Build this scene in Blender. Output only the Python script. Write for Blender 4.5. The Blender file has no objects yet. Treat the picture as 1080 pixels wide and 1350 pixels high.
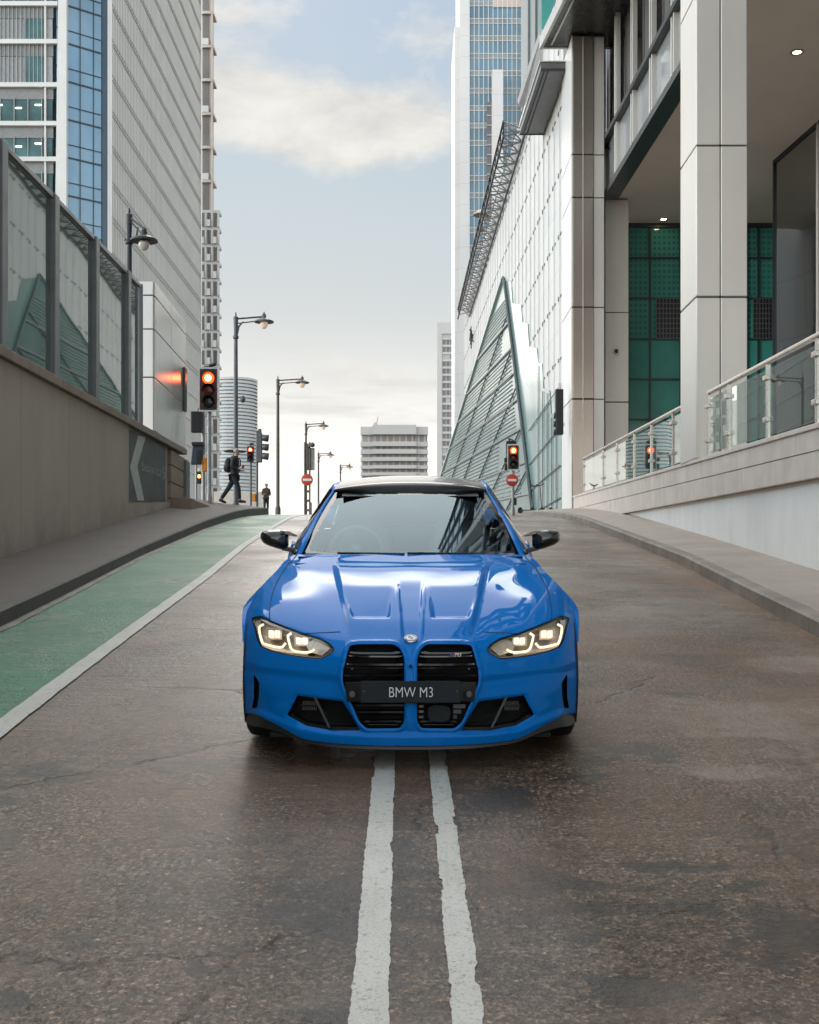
import bpy, bmesh, math, random
import numpy as np
from mathutils import Vector, Matrix
from mathutils.geometry import delaunay_2d_cdt
random.seed(7)
S = bpy.context.scene
COL = S.collection
FPX = 1590.0            # focal length in pixels of the 1080 px wide photograph
CAMZ = 1.53
def W(px, py, Y):       # photograph pixel at a depth -> point in the place
    return Vector(((px-540.0)*Y/FPX, Y, CAMZ+(765.0-py)*Y/FPX))
def lerp(a, b, t): return a+(b-a)*t
def interp(x, pts):
    if x <= pts[0][0]:
        (x0, y0), (x1, y1) = pts[0], pts[1]
    elif x >= pts[-1][0]:
        (x0, y0), (x1, y1) = pts[-2], pts[-1]
    else:
        for i in range(len(pts)-1):
            if pts[i][0] <= x <= pts[i+1][0]:
                (x0, y0), (x1, y1) = pts[i], pts[i+1]; break
    return y0+(y1-y0)*(x-x0)/(x1-x0)
def srgb(r, g, b):
    def f(c):
        c /= 255.0
        return c/12.92 if c <= .04045 else ((c+.055)/1.055)**2.4
    return (f(r), f(g), f(b), 1)

# ------------------------------------------------------------------ objects
MATS = {}
ROOT = {}               # object name -> matrix of the thing it belongs to
def tag(o, label=None, cat=None, group=None, kind=None):
    if label: o['label'] = label
    if cat: o['category'] = cat
    if group: o['group'] = group
    if kind: o['kind'] = kind
    return o
def thing(name, label, cat, loc=(0, 0, 0), rot=(0, 0, 0), group=None):
    o = bpy.data.objects.new(name, None); COL.objects.link(o)
    o.empty_display_size = .2
    o.location = loc; o.rotation_euler = rot
    m = Matrix.LocRotScale(Vector(loc), __import__('mathutils').Euler(rot), None)
    ROOT[o.name] = m
    return tag(o, label, cat, group)
class MB:
    def __init__(s): s.v = []; s.f = []
    def add(s, verts, faces):
        n = len(s.v); s.v += [Vector(p) for p in verts]
        s.f += [tuple(i+n for i in f) for f in faces]; return s
    def box(s, x0, x1, y0, y1, z0, z1):
        return s.add([(x0,y0,z0),(x1,y0,z0),(x1,y1,z0),(x0,y1,z0),(x0,y0,z1),(x1,y0,z1),(x1,y1,z1),(x0,y1,z1)],
                     [(0,3,2,1),(4,5,6,7),(0,1,5,4),(1,2,6,5),(2,3,7,6),(3,0,4,7)])
    def hexa(s, p):     # eight corners: bottom loop then top loop
        return s.add(p, [(0,3,2,1),(4,5,6,7),(0,1,5,4),(1,2,6,5),(2,3,7,6),(3,0,4,7)])
    def poly(s, pts): return s.add(pts, [tuple(range(len(pts)))])
    def extrude(s, pts, vec):
        vec = Vector(vec); n = len(pts)
        a = [Vector(p) for p in pts]; b = [p+vec for p in a]
        f = [tuple(range(n-1, -1, -1)), tuple(range(n, 2*n))]
        f += [(i, (i+1) % n, (i+1) % n+n, i+n) for i in range(n)]
        return s.add(a+b, f)
    def bar(s, p0, p1, w, h=None, up=(0, 0, 1)):
        h = h or w; p0 = Vector(p0); p1 = Vector(p1); d = (p1-p0).normalized(); up = Vector(up)
        if abs(d.dot(up)) > .98: up = Vector((0, 1, 0)) if abs(d.y) < .9 else Vector((1, 0, 0))
        r = d.cross(up).normalized()*w/2; u = r.cross(d).normalized()*h/2
        return s.hexa([p0-r-u, p0+r-u, p1+r-u, p1-r-u, p0-r+u, p0+r+u, p1+r+u, p1-r+u])
    def tube(s, pts, r, n=8, caps=True):
        pts = [Vector(p) for p in pts]; N = len(pts)
        rs = r if isinstance(r, (list, tuple)) else [r]*N
        prev = None; vs = []; fs = []
        for i, p in enumerate(pts):
            d = (pts[min(i+1, N-1)]-pts[max(i-1, 0)]).normalized()
            if prev is None:
                a = Vector((0, 0, 1)) if abs(d.z) < .9 else Vector((1, 0, 0))
                x = d.cross(a).normalized()
            else:
                x = (prev-d*prev.dot(d)).normalized()
            prev = x; y = d.cross(x)
            for k in range(n):
                t = 2*math.pi*k/n; vs.append(p+(x*math.cos(t)+y*math.sin(t))*rs[i])
        for i in range(N-1):
            for k in range(n):
                k2 = (k+1) % n; fs.append((i*n+k, i*n+k2, (i+1)*n+k2, (i+1)*n+k))
        if caps: fs += [tuple(range(n-1, -1, -1)), tuple(range((N-1)*n, N*n))]
        return s.add(vs, fs)
    def lathe(s, prof, c=(0, 0, 0), n=20, axis='z', cap=True):
        c = Vector(c); vs = []; fs = []
        for r, z in prof:
            for k in range(n):
                t = 2*math.pi*k/n
                if axis == 'z': q = Vector((r*math.cos(t), r*math.sin(t), z))
                elif axis == 'y': q = Vector((r*math.cos(t), z, r*math.sin(t)))
                else: q = Vector((z, r*math.cos(t), r*math.sin(t)))
                vs.append(c+q)
        m = len(prof)
        for i in range(m-1):
            for k in range(n):
                k2 = (k+1) % n; fs.append((i*n+k, i*n+k2, (i+1)*n+k2, (i+1)*n+k))
        if cap: fs += [tuple(range(n-1, -1, -1)), tuple(range((m-1)*n, m*n))]
        return s.add(vs, fs)
    def ball(s, c, r, n=14, m=9):
        rx, ry, rz = r if isinstance(r, (list, tuple)) else (r, r, r)
        c = Vector(c); vs = []; fs = []
        for i in range(m+1):
            a = math.pi*i/m
            for k in range(n):
                t = 2*math.pi*k/n
                vs.append(c+Vector((rx*math.sin(a)*math.cos(t), ry*math.sin(a)*math.sin(t), -rz*math.cos(a))))
        for i in range(m):
            for k in range(n):
                k2 = (k+1) % n; fs.append((i*n+k, i*n+k2, (i+1)*n+k2, (i+1)*n+k))
        return s.add(vs, fs)
    def grid(s, rows):
        nr = len(rows); nc = len(rows[0])
        return s.add([p for r in rows for p in r],
                     [(i*nc+j, i*nc+j+1, (i+1)*nc+j+1, (i+1)*nc+j) for i in range(nr-1) for j in range(nc-1)])
    def build(s, name, mat, parent=None, smooth=False, bevel=0, label=None, cat=None, group=None, kind=None,
              sub=0, solid=0, sharp=None, local=False):
        inv = None; loc = None
        if parent is not None:
            if not local: inv = ROOT[parent.name].inverted()
        elif kind != 'structure' and s.v:
            xs = [p.x for p in s.v]; ys = [p.y for p in s.v]; zs = [p.z for p in s.v]
            loc = Vector(((min(xs)+max(xs))/2, (min(ys)+max(ys))/2, min(zs)))
        vs = [inv @ p for p in s.v] if inv is not None else ([p-loc for p in s.v] if loc is not None else s.v)
        me = bpy.data.meshes.new(name); me.from_pydata([tuple(p) for p in vs], [], s.f)
        bm = bmesh.new(); bm.from_mesh(me)
        bmesh.ops.remove_doubles(bm, verts=bm.verts, dist=1e-5)
        bmesh.ops.recalc_face_normals(bm, faces=bm.faces)
        bm.to_mesh(me); bm.free()
        o = bpy.data.objects.new(name, me); COL.objects.link(o)
        me.materials.append(MATS[mat] if isinstance(mat, str) else mat)
        if loc is not None: o.location = loc; ROOT[o.name] = Matrix.Translation(loc)
        if parent is not None:
            o.parent = parent; ROOT[o.name] = ROOT[parent.name]
        if smooth: me.polygons.foreach_set('use_smooth', [True]*len(me.polygons))
        if sharp: me.set_sharp_from_angle(angle=math.radians(sharp))
        if solid:
            m = o.modifiers.new('solid', 'SOLIDIFY'); m.thickness = solid; m.offset = 0
        if bevel:
            m = o.modifiers.new('bevel', 'BEVEL'); m.width = bevel; m.segments = 2; m.limit_method = 'ANGLE'
        if sub:
            m = o.modifiers.new('sub', 'SUBSURF'); m.levels = sub; m.render_levels = sub
        return tag(o, label, cat, group, kind)
def kids(o): return [c for c in bpy.data.objects if c.parent is o]
def copy_tree(o, parent=None):
    c = o.copy(); COL.objects.link(c)
    if parent is not None: c.parent = parent
    for ch in kids(o): copy_tree(ch, c)
    return c
def text_mesh(body, size, align='CENTER', offset=0.0, shear=0.0):
    cu = bpy.data.curves.new('lettering', 'FONT'); cu.body = body; cu.size = size
    cu.align_x = align; cu.align_y = 'CENTER'; cu.extrude = .0015; cu.offset = offset; cu.shear = shear
    ob = bpy.data.objects.new('lettering', cu); COL.objects.link(ob)
    dg = bpy.context.evaluated_depsgraph_get()
    me = bpy.data.meshes.new_from_object(ob.evaluated_get(dg))
    bpy.data.objects.remove(ob)
    return me
def text_part(name, body, size, mat, parent, M, **k):
    me = text_mesh(body, size, **k); me.transform(ROOT[parent.name].inverted() @ M)
    o = bpy.data.objects.new(name, me); COL.objects.link(o); o.parent = parent
    ROOT[o.name] = ROOT[parent.name]
    me.materials.clear(); me.materials.append(MATS[mat]); return o

# ------------------------------------------------------------------ materials
class NT:
    def __init__(s, name):
        s.m = bpy.data.materials.new(name); s.m.use_nodes = True
        s.t = s.m.node_tree; s.n = s.t.nodes; s.l = s.t.links
        s.b = s.n['Principled BSDF']; s.out = s.n['Material Output']; MATS[name] = s.m
        s.tc = s.n.new('ShaderNodeTexCoord'); s.co = s.tc.outputs['Object']
    def link(s, a, b): s.l.new(a, b)
    def val(s, sock, v):
        if hasattr(v, 'is_linked'): s.l.new(v, sock)
        else: sock.default_value = v
    def mapping(s, scale=(1, 1, 1), loc=(0, 0, 0), rot=(0, 0, 0), co=None):
        n = s.n.new('ShaderNodeMapping'); s.l.new(co or s.co, n.inputs['Vector'])
        n.inputs['Scale'].default_value = scale; n.inputs['Location'].default_value = loc
        n.inputs['Rotation'].default_value = rot
        return n.outputs[0]
    def noise(s, scale, detail=4, rough=.55, co=None, dist=0, out='Fac'):
        n = s.n.new('ShaderNodeTexNoise'); s.l.new(co or s.co, n.inputs['Vector'])
        n.inputs['Scale'].default_value = scale; n.inputs['Detail'].default_value = detail
        n.inputs['Roughness'].default_value = rough; n.inputs['Distortion'].default_value = dist
        return n.outputs[out]
    def voro(s, scale, feature='F1', co=None, rnd=1):
        n = s.n.new('ShaderNodeTexVoronoi'); n.feature = feature; s.l.new(co or s.co, n.inputs['Vector'])
        n.inputs['Scale'].default_value = scale; n.inputs['Randomness'].default_value = rnd
        return n.outputs['Distance']
    def ramp(s, fac, stops, interp='LINEAR'):
        n = s.n.new('ShaderNodeValToRGB'); s.l.new(fac, n.inputs[0]); e = n.color_ramp.elements
        n.color_ramp.interpolation = interp
        while len(e) < len(stops): e.new(.5)
        for i, (p, c) in enumerate(stops):
            e[i].position = p
            if not hasattr(c, '__len__'): c = (c, c, c, 1)
            e[i].color = c if len(c) == 4 else (*c, 1)
        return n.outputs[0]
    def mix(s, fac, a, b, mode='MIX'):
        n = s.n.new('ShaderNodeMix'); n.data_type = 'RGBA'; n.blend_type = mode
        def sv(k, v):
            if hasattr(v, 'is_linked'): s.l.new(v, n.inputs[k])
            else: n.inputs[k].default_value = v if not hasattr(v, '__len__') or len(v) == 4 else (*v, 1)
        sv(0, fac); sv(6, a); sv(7, b)
        return n.outputs[2]
    def math(s, op, a, b=None, c=None, clamp=False):
        n = s.n.new('ShaderNodeMath'); n.operation = op; n.use_clamp = clamp
        for i, v in enumerate((a, b, c)):
            if v is None: continue
            s.val(n.inputs[i], v)
        return n.outputs[0]
    def sep(s, co=None):
        n = s.n.new('ShaderNodeSeparateXYZ'); s.l.new(co or s.co, n.inputs[0]); return n.outputs
    def comb(s, x, y, z=0.0):
        n = s.n.new('ShaderNodeCombineXYZ')
        for i, v in enumerate((x, y, z)): s.val(n.inputs[i], v)
        return n.outputs[0]
    def bump(s, h, strength=.3, dist=.02, normal=None):
        n = s.n.new('ShaderNodeBump'); s.l.new(h, n.inputs['Height'])
        n.inputs['Strength'].default_value = strength; n.inputs['Distance'].default_value = dist
        if normal: s.l.new(normal, n.inputs['Normal'])
        s.l.new(n.outputs[0], s.b.inputs['Normal']); return n.outputs[0]
    def set(s, **k):
        names = dict(color='Base Color', rough='Roughness', metal='Metallic', spec='Specular IOR Level', ior='IOR',
                     coat='Coat Weight', coatr='Coat Roughness', trans='Transmission Weight', emit='Emission Color',
                     emits='Emission Strength', alpha='Alpha')
        for a, v in k.items():
            sock = s.b.inputs[names[a]]
            if hasattr(v, 'is_linked'): s.l.new(v, sock)
            elif hasattr(v, '__len__') and len(v) == 3: sock.default_value = (*v, 1)
            else: sock.default_value = v
        return s
def mat(name, color, rough=.5, metal=0, var=.12, vscale=3.0, bump=0, bscale=40, grime=0, streak=0, rvar=.12, **k):
    t = NT(name); c = tuple(color[:3])
    n = t.noise(vscale, 5)
    lo = tuple(max(0, x*(1-var)) for x in c); hi = tuple(min(1, x*(1+var)) for x in c)
    colr = t.ramp(n, [(.3, lo), (.7, hi)])
    if streak:
        st = t.noise(1.0, 4, .6, co=t.mapping(scale=(3, 3, .25)))
        colr = t.mix(t.math('MULTIPLY', t.ramp(st, [(.45, 0.0), (.75, 1.0)]), streak), colr, tuple(x*.45 for x in c))
    if grime:
        g = t.noise(vscale*.35, 6, .65)
        colr = t.mix(t.math('MULTIPLY', t.ramp(g, [(.45, 0.0), (.7, 1.0)]), grime), colr, tuple(x*.4 for x in c))
    t.set(color=colr, metal=metal)
    t.set(rough=t.ramp(t.noise(vscale*1.7, 4), [(.3, max(0, rough*(1-rvar))), (.7, min(1, rough*(1+rvar)))]))
    if bump: t.bump(t.noise(bscale, 5), bump, .01)
    t.set(**k); return t
def glow(name, color, strength):
    t = NT(name); t.set(color=tuple(color[:3]), emit=tuple(color[:3]), emits=strength, rough=.4); return t
def pane(name, tint, refl_ior=1.5, rough=0.0, tr=1.0):     # a thin sheet of glass: tinted see-through plus mirror reflection
    t = NT(name); t.n.remove(t.b)
    tb = t.n.new('ShaderNodeBsdfTransparent'); tb.inputs[0].default_value = (*[x*tr for x in tint], 1)
    gl = t.n.new('ShaderNodeBsdfGlossy'); gl.inputs['Color'].default_value = (.95, .97, .97, 1)
    gl.inputs['Roughness'].default_value = rough
    fr = t.n.new('ShaderNodeFresnel')
    # the back of a sheet sees the same reflectance as its front
    geo = t.n.new('ShaderNodeNewGeometry')
    t.l.new(t.math('MULTIPLY_ADD', geo.outputs['Backfacing'], 1/refl_ior-refl_ior, refl_ior), fr.inputs['IOR'])
    mx = t.n.new('ShaderNodeMixShader')
    t.l.new(fr.outputs[0], mx.inputs[0]); t.l.new(tb.outputs[0], mx.inputs[1]); t.l.new(gl.outputs[0], mx.inputs[2])
    t.l.new(mx.outputs[0], t.out.inputs['Surface']); return t
# ================================================================== materials of the place
mat('white_panel', (.70, .68, .64), .38, var=.04, vscale=.6, grime=.12)
mat('facade_white', (.64, .625, .595), .4, var=.03, vscale=.2)
mat('pale_metal', (.66, .645, .61), .24, metal=.3, var=.03, vscale=.5, rvar=.04)
mat('column_metal', (.58, .545, .495), .33, metal=.3, var=.03, vscale=.5, rvar=.04, streak=.06)
mat('column_dark', (.36, .31, .265), .24, metal=.75, var=.05, vscale=.6, rvar=.05)
mat('joint', (.03, .028, .026), .7)
mat('stone', (.66, .575, .50), .6, var=.1, vscale=2.2, bump=.15, bscale=60, streak=.22)
mat('coping', (.27, .20, .16), .6, var=.15, vscale=2.5, bump=.2, bscale=50, grime=.3)
mat('pier_stone', (.30, .215, .17), .6, var=.12, vscale=3, grime=.25)
mat('soffit_brown', (.84, .69, .58), .62, var=.04, vscale=.7)
mat('white_render', (.88, .86, .815), .7, var=.05, vscale=.7, bump=.1, bscale=30, grime=.15, streak=.15)
mat('frame_dark', (.055, .06, .06), .4, metal=.3)
mat('frame_grey', (.16, .165, .17), .4, metal=.4)
mat('dark_soffit', (.10, .098, .095), .28, metal=.5, var=.1, vscale=.8)
mat('grey_soffit', (.17, .17, .168), .4, metal=.3, var=.08)
mat('lamp_black', (.012, .014, .017), .42)
mat('lamp_grey', (.10, .10, .105), .45, metal=.4)
mat('lamp_brown', (.11, .085, .07), .5, metal=.3)
mat('pole_grey', (.25, .25, .25), .45, metal=.6)
mat('steel', (.50, .46, .42), .28, metal=.9, var=.08)
mat('signal_black', (.012, .013, .014), .5)
mat('signal_blue', (.025, .05, .07), .5)
mat('signal_back_redlit', (.075, .02, .017), .5)  # dark board with the lit red lamp's glow put into its colour
mat('white_paint', (.75, .75, .73), .5)
mat('sign_red', (.55, .045, .02), .45)
mat('sign_white', (.8, .78, .75), .5)
mat('sign_grey', (.075, .08, .082), .6, var=.12, vscale=1.2)
mat('sign_mark', (.5, .51, .5), .45, var=.12, vscale=4)
mat('sign_letter', (.22, .225, .225), .5, var=.3, vscale=9)
mat('sheet_grey', (.27, .265, .255), .5)
mat('push_orange', (.6, .22, .03), .5)
mat('far_white', (.60, .59, .57), .6, var=.05, vscale=.1)
mat('far_stone', (.52, .505, .48), .6, var=.05, vscale=.08)
mat('far_brown', (.50, .425, .365), .6, var=.08, vscale=.15)
mat('far_dark', (.17, .155, .15), .4, var=.2, vscale=.2)
mat('far_grey', (.42, .42, .41), .6, var=.06, vscale=.1)
mat('ledge_grey', (.40, .375, .34), .5)
mat('far_glass', (.24, .275, .28), .12, var=.3, vscale=.15)
mat('louvre_grey', (.36, .36, .355), .45, metal=.3)
mat('spandrel_grey', (.24, .24, .23), .35)
mat('rib_grey', (.54, .525, .485), .5, var=.05, vscale=.2)
mat('green_glass', (.07, .33, .275), .1, var=.22, vscale=.6, coat=.3)
mat('teal_room', (.05, .12, .12), .25, var=.55, vscale=.35)
mat('blue_glass', (.17, .32, .45), .05, var=.25, vscale=.12, coat=.6, spec=.9)
mat('blue_glass_dark', (.035, .07, .10), .05, var=.25, vscale=.12, coat=.6)
mat('sky_glass', (.13, .235, .31), .06, var=.3, vscale=.1, coat=.5)
mat('wedge_glass', (.105, .18, .172), .2, var=.22, vscale=.3, spec=.3)
mat('teal_glass', (.17, .275, .262), .14, var=.3, vscale=.25, spec=.22)
mat('window_dark', (.018, .019, .02), .03, var=.3, vscale=.5, coat=.6, spec=.7)
mat('spandrel_glass', (.30, .31, .31), .1, var=.12, vscale=.6, coat=.4)
mat('blind_teal', (.12, .19, .185), .4)
mat('blind', (.24, .285, .275), .5, var=.12, vscale=.3)
mat('vent', (.012, .013, .014), .5)
mat('terrace', (.78, .70, .62), .7)
mat('skin', (.45, .24, .17), .5)
mat('hair_grey', (.42, .40, .38), .7)
mat('coat_dark', (.012, .014, .019), .75, var=.3, vscale=8)
mat('trousers', (.010, .012, .018), .8)
mat('bag', (.009, .010, .012), .7)
mat('shoe', (.012, .011, .011), .5)
mat('coat_brown', (.09, .065, .052), .8)
mat('phone', (.02, .02, .022), .3)
glow('lamp_glass', (.80, .62, .45), .12)
glow('downlight_glow', (1, .78, .5), 9)
glow('red_core', (1, .28, .09), 7)
glow('red_glow', (1, .045, .01), 2.4)
glow('amber_core', (1, .30, .05), 6)
glow('room_glow', (1, .85, .65), 2.2)
mat('lens_amber', (.10, .012, .006), .25)
mat('lens_green', (.012, .014, .014), .2)
mat('pale_glass_globe', (.55, .52, .48), .2)
pane('rail_glass', (.82, .88, .87), 1.45)
# screen glass on the left wall: green, dark behind, mirrors the buildings across the road
t = NT('screen_glass'); t.set(color=(.06, .10, .082), rough=.02, spec=.75, ior=1.6)
t.b.inputs['Specular Tint'].default_value = (.74, .93, .84, 1)
t.bump(t.noise(.35, 1), .012, .25)
t = NT('box_glass'); t.set(color=(.010, .012, .012), rough=.015, spec=1.0, ior=2.4, coat=.8, coatr=.01)
t.bump(t.noise(.5, 1), .03, .3)

t = NT('green_frit'); o_ = t.sep()
fx = t.math('FRACT', t.math('MULTIPLY', o_[0], 5.5)); fz_ = t.math('FRACT', t.math('MULTIPLY', o_[2], 4.6))
dt = t.math('MULTIPLY', t.math('GREATER_THAN', fx, .48), t.math('GREATER_THAN', fz_, .5))
t.set(color=t.mix(t.math('MULTIPLY', dt, .65), t.ramp(t.noise(.6, 3), [(.3, (.055, .28, .235)), (.7, (.085, .38, .32))]), (.018, .13, .11)), rough=.1, coat=.3)
t = NT('stone_courses'); o_ = t.sep()
ln = t.math('LESS_THAN', t.math('FRACT', t.math('MULTIPLY', o_[2], .22)), .02)
t.set(color=t.mix(t.math('MULTIPLY', ln, .45), t.ramp(t.noise(.1, 4), [(.3, (.60, .59, .565)), (.7, (.67, .655, .63))]), (.3, .3, .3)), rough=.5)
t = NT('strip_windows'); o_ = t.sep()
ln = t.math('FRACT', t.math('MULTIPLY', o_[0], .55))
t.set(color=t.mix(t.math('GREATER_THAN', ln, .75), t.ramp(t.noise(.25, 3), [(.3, (.20, .18, .17)), (.7, (.36, .31, .28))]), (.45, .42, .40)), rough=.3)
# concrete wall on the left
t = NT('wall_concrete')
c = t.ramp(t.noise(.7, 6, .6), [(.3, (.56, .475, .41)), (.7, (.66, .57, .50))])
c = t.mix(t.math('MULTIPLY', t.ramp(t.noise(1, 4, .6, co=t.mapping(scale=(1, 1.6, .16))), [(.48, 0.0), (.8, 1.0)]), .35), c, (.27, .22, .185))
c = t.mix(.35, c, t.ramp(t.noise(90, 2), [(.35, (.21, .178, .152)), (.65, (.40, .344, .304))]))
xyz = t.sep()
jn = t.ramp(t.math('FRACT', t.math('MULTIPLY', xyz[1], .34)), [(0.0, 1.0), (.006, 0.0), (.994, 0.0), (1.0, 1.0)])
c = t.mix(t.math('MULTIPLY', jn, .6), c, (.13, .11, .094))
bs = t.math('SUBTRACT', xyz[2], t.math('MULTIPLY', xyz[1], .105))
c = t.mix(t.math('MULTIPLY', t.ramp(t.math('ADD', t.math('MULTIPLY', bs, .5), t.noise(1.3, 5)), [(.35, .55), (.75, 0.0)]), 1.0), c, (.22, .18, .15))
t.set(color=c, rough=.75); t.bump(t.noise(45, 5), .2, .008)

# road: grooved, damp brown concrete
def wet_road(name, tint=(1, 1, 1), green=False):
    t = NT(name); big = t.noise(.55, 6, .62, dist=.6)
    cross = t.noise(1, 5, .6, co=t.mapping(scale=(.9, 11, 1)))      # brushed across the road
    fine = t.noise(55, 4, .7); mid = t.noise(7, 5, .6)
    grit = t.noise(48, 4, .75); lump = t.noise(15, 5, .7)
    if green:
        c = t.ramp(mid, [(.3, (.006, .135, .058)), (.7, (.02, .25, .115))])
        c = t.mix(t.ramp(cross, [(.38, 0.0), (.75, .45)]), c, (.12, .23, .17))
        c = t.mix(t.ramp(t.noise(1.6, 7, .7), [(.52, 0.0), (.66, .7)]), c, (.17, .26, .21))
        c = t.mix(t.ramp(grit, [(.30, .6), (.45, 0.0)]), c, (.012, .06, .04))
    else:
        c = t.ramp(big, [(.30, (.074, .049, .031)), (.5, (.124, .083, .053)), (.70, (.205, .142, .095))])
        c = t.mix(t.ramp(cross, [(.52, .0), (.66, .55)]), c, (.050, .037, .030))
        c = t.mix(t.ramp(cross, [(.34, .55), (.47, 0.0)]), c, (.22, .165, .128))
        c = t.mix(t.ramp(grit, [(.40, .85), (.50, 0.0)]), c, (.022, .017, .014))
        c = t.mix(t.ramp(grit, [(.53, 0.0), (.64, .65)]), c, (.34, .265, .215))
        # exposed stone; its contrast also puts the grain's glints and shade into colour
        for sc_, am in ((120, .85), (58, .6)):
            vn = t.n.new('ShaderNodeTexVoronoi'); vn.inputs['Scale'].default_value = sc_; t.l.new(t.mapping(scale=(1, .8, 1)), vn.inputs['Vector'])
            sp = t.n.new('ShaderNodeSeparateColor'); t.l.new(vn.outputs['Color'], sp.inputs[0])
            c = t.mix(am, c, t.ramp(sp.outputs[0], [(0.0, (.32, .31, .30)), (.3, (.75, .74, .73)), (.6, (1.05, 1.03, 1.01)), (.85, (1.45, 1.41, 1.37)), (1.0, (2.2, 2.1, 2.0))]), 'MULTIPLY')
        gr = t.n.new('ShaderNodeTexWave'); gr.bands_direction = 'X'; gr.inputs['Scale'].default_value = 9.0; gr.inputs['Distortion'].default_value = 9; gr.inputs['Detail'].default_value = 4; gr.inputs['Detail Scale'].default_value = 1.6
        t.l.new(t.mapping(scale=(1, .25, 1), rot=(0, 0, .35)), gr.inputs['Vector'])
        gm = t.ramp(t.noise(.8, 4, co=t.mapping(loc=(5, 8, 0))), [(.47, 0.0), (.58, 1.0)])
        c = t.mix(t.math('MULTIPLY', t.math('MULTIPLY', t.ramp(gr.outputs['Fac'], [(.1, 1.0), (.4, 0.0)]), gm), .6), c, (.03, .023, .019))
        # dark damp patches with their own ragged edges
        pt = t.noise(.95, 8, .68, co=t.mapping(scale=(1.3, 1.6, 1), loc=(3, 1, 0)), dist=.5)
        pm = t.ramp(pt, [(.565, 0.0), (.575, 1.0)])
        c = t.mix(t.math('MULTIPLY', pm, .8), c, (.032, .028, .025))
        def spot(x0, y0, rx, ry):
            a_ = t.math('DIVIDE', t.math('SUBTRACT', t.sep()[0], x0), rx); b_ = t.math('DIVIDE', t.math('SUBTRACT', t.sep()[1], y0), ry)
            return t.math('POWER', 2.718, t.math('MULTIPLY', t.math('ADD', t.math('MULTIPLY', a_, a_), t.math('MULTIPLY', b_, b_)), -1.0))
        rag = t.noise(3.2, 8, .7, co=t.mapping(loc=(2, 7, 0)), dist=.4)
        sm = None
        for s_ in ((1.15, 3.9, .30, .22), (.66, 3.50, .22, .10), (1.0, 4.6, .25, .10), (-1.85, 6.0, .30, .45), (-.40, 4.35, .16, .12), (-1.65, 5.0, .25, .2), (-.95, 4.9, .2, .15), (-.1, 5.2, .12, .5), (.45, 5.6, .2, .25), (-.75, 6.1, .22, .3), (1.5, 3.4, .25, .15), (-1.2, 3.5, .2, .12)):
            sm = spot(*s_) if sm is None else t.math('ADD', sm, spot(*s_))
        sm = t.ramp(t.math('ADD', t.math('MULTIPLY', sm, .36), t.math('MULTIPLY', t.math('SUBTRACT', rag, .5), 1.9)), [(.24, 0.0), (.27, 1.0)])
        c = t.mix(t.math('MULTIPLY', sm, .85), c, (.030, .027, .025))
        pl_ = t.math('ADD', t.math('ADD', spot(2.15, 7.2, .75, .8), spot(2.6, 6.2, .5, .3)), t.math('ADD', spot(3.0, 9.3, .5, .5), spot(1.6, 6.0, .25, .2)))
        pl_ = t.ramp(t.math('ADD', t.math('MULTIPLY', pl_, .5), t.math('MULTIPLY', t.math('SUBTRACT', rag, .5), 1.4)), [(.22, 0.0), (.42, .75)])
        c = t.mix(pl_, c, (.30, .255, .215))
        ru = t.math('SUBTRACT', t.sep()[0], t.math('MULTIPLY_ADD', t.sep()[1], .055, 2.35))
        ru = t.ramp(t.math('ADD', t.math('MULTIPLY', ru, .5), t.math('SUBTRACT', t.noise(1.4, 6, .65), .5)), [(.05, 0.0), (.35, .7)])
        c = t.mix(t.math('MULTIPLY', ru, t.math('GREATER_THAN', t.sep()[0], 0.0)), c, (.235, .135, .075))
        # pale worn patches and rusty stains
        wp = t.noise(.6, 7, .65, co=t.mapping(loc=(11, 4, 0)), dist=.4)
        c = t.mix(t.ramp(wp, [(.52, 0.0), (.66, .6)]), c, (.215, .17, .14))
        rs = t.noise(.5, 6, .7, co=t.mapping(scale=(1, .5, 1), loc=(-4, 9, 0)))
        c = t.mix(t.ramp(rs, [(.50, 0.0), (.64, .65)]), c, (.17, .085, .045))
        # cracks
        wob = t.n.new('ShaderNodeVectorMath'); wob.operation = 'ADD'
        sc = t.n.new('ShaderNodeVectorMath'); sc.operation = 'SCALE'; sc.inputs['Scale'].default_value = .55
        t.l.new(t.noise(1.3, 5, .7, out='Color'), sc.inputs[0]); t.l.new(t.co, wob.inputs[0]); t.l.new(sc.outputs[0], wob.inputs[1])
        ck = t.voro(.42, 'DISTANCE_TO_EDGE', co=wob.outputs[0])
        ckm = t.math('MULTIPLY', t.ramp(ck, [(0.0, 1.0), (.013, 0.0)]), t.ramp(t.noise(.9, 3), [(.42, 0.0), (.54, 1.0)]))
        c = t.mix(t.math('MULTIPLY', ckm, .55), c, (.02, .017, .015))
    damp = t.noise(.45, 5, .6, co=t.mapping(loc=(7, 2, 0)))
    wet_side = t.math('ABSOLUTE', t.math('ADD', t.sep()[0], 1.15))
    damp = t.math('SUBTRACT', damp, t.ramp(t.math('ADD', t.math('MULTIPLY', wet_side, .5), t.math('MULTIPLY', t.noise(1.1, 5), .5)), [(.45, .14), (.8, 0.0)]))
    r = t.math('ADD', t.ramp(damp, [(.38, .20), (.62, .42)]), t.math('MULTIPLY', fine, .10))
    t.set(color=c, rough=r, spec=.42 if green else t.ramp(t.math('SUBTRACT', t.sep()[0], t.math('MULTIPLY', t.noise(.7, 5), .8)), [(0.0, .9), (.25, .25)]))
    h = t.math('ADD', t.math('ADD', t.math('MULTIPLY', cross, .9), t.math('MULTIPLY', lump, 1.3)), t.math('ADD', t.math('MULTIPLY', fine, .45), t.math('MULTIPLY', grit, .55)))
    if not green: h = t.math('SUBTRACT', h, t.math('MULTIPLY', ckm, .8))
    t.bump(h, 1.0, .014)
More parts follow.
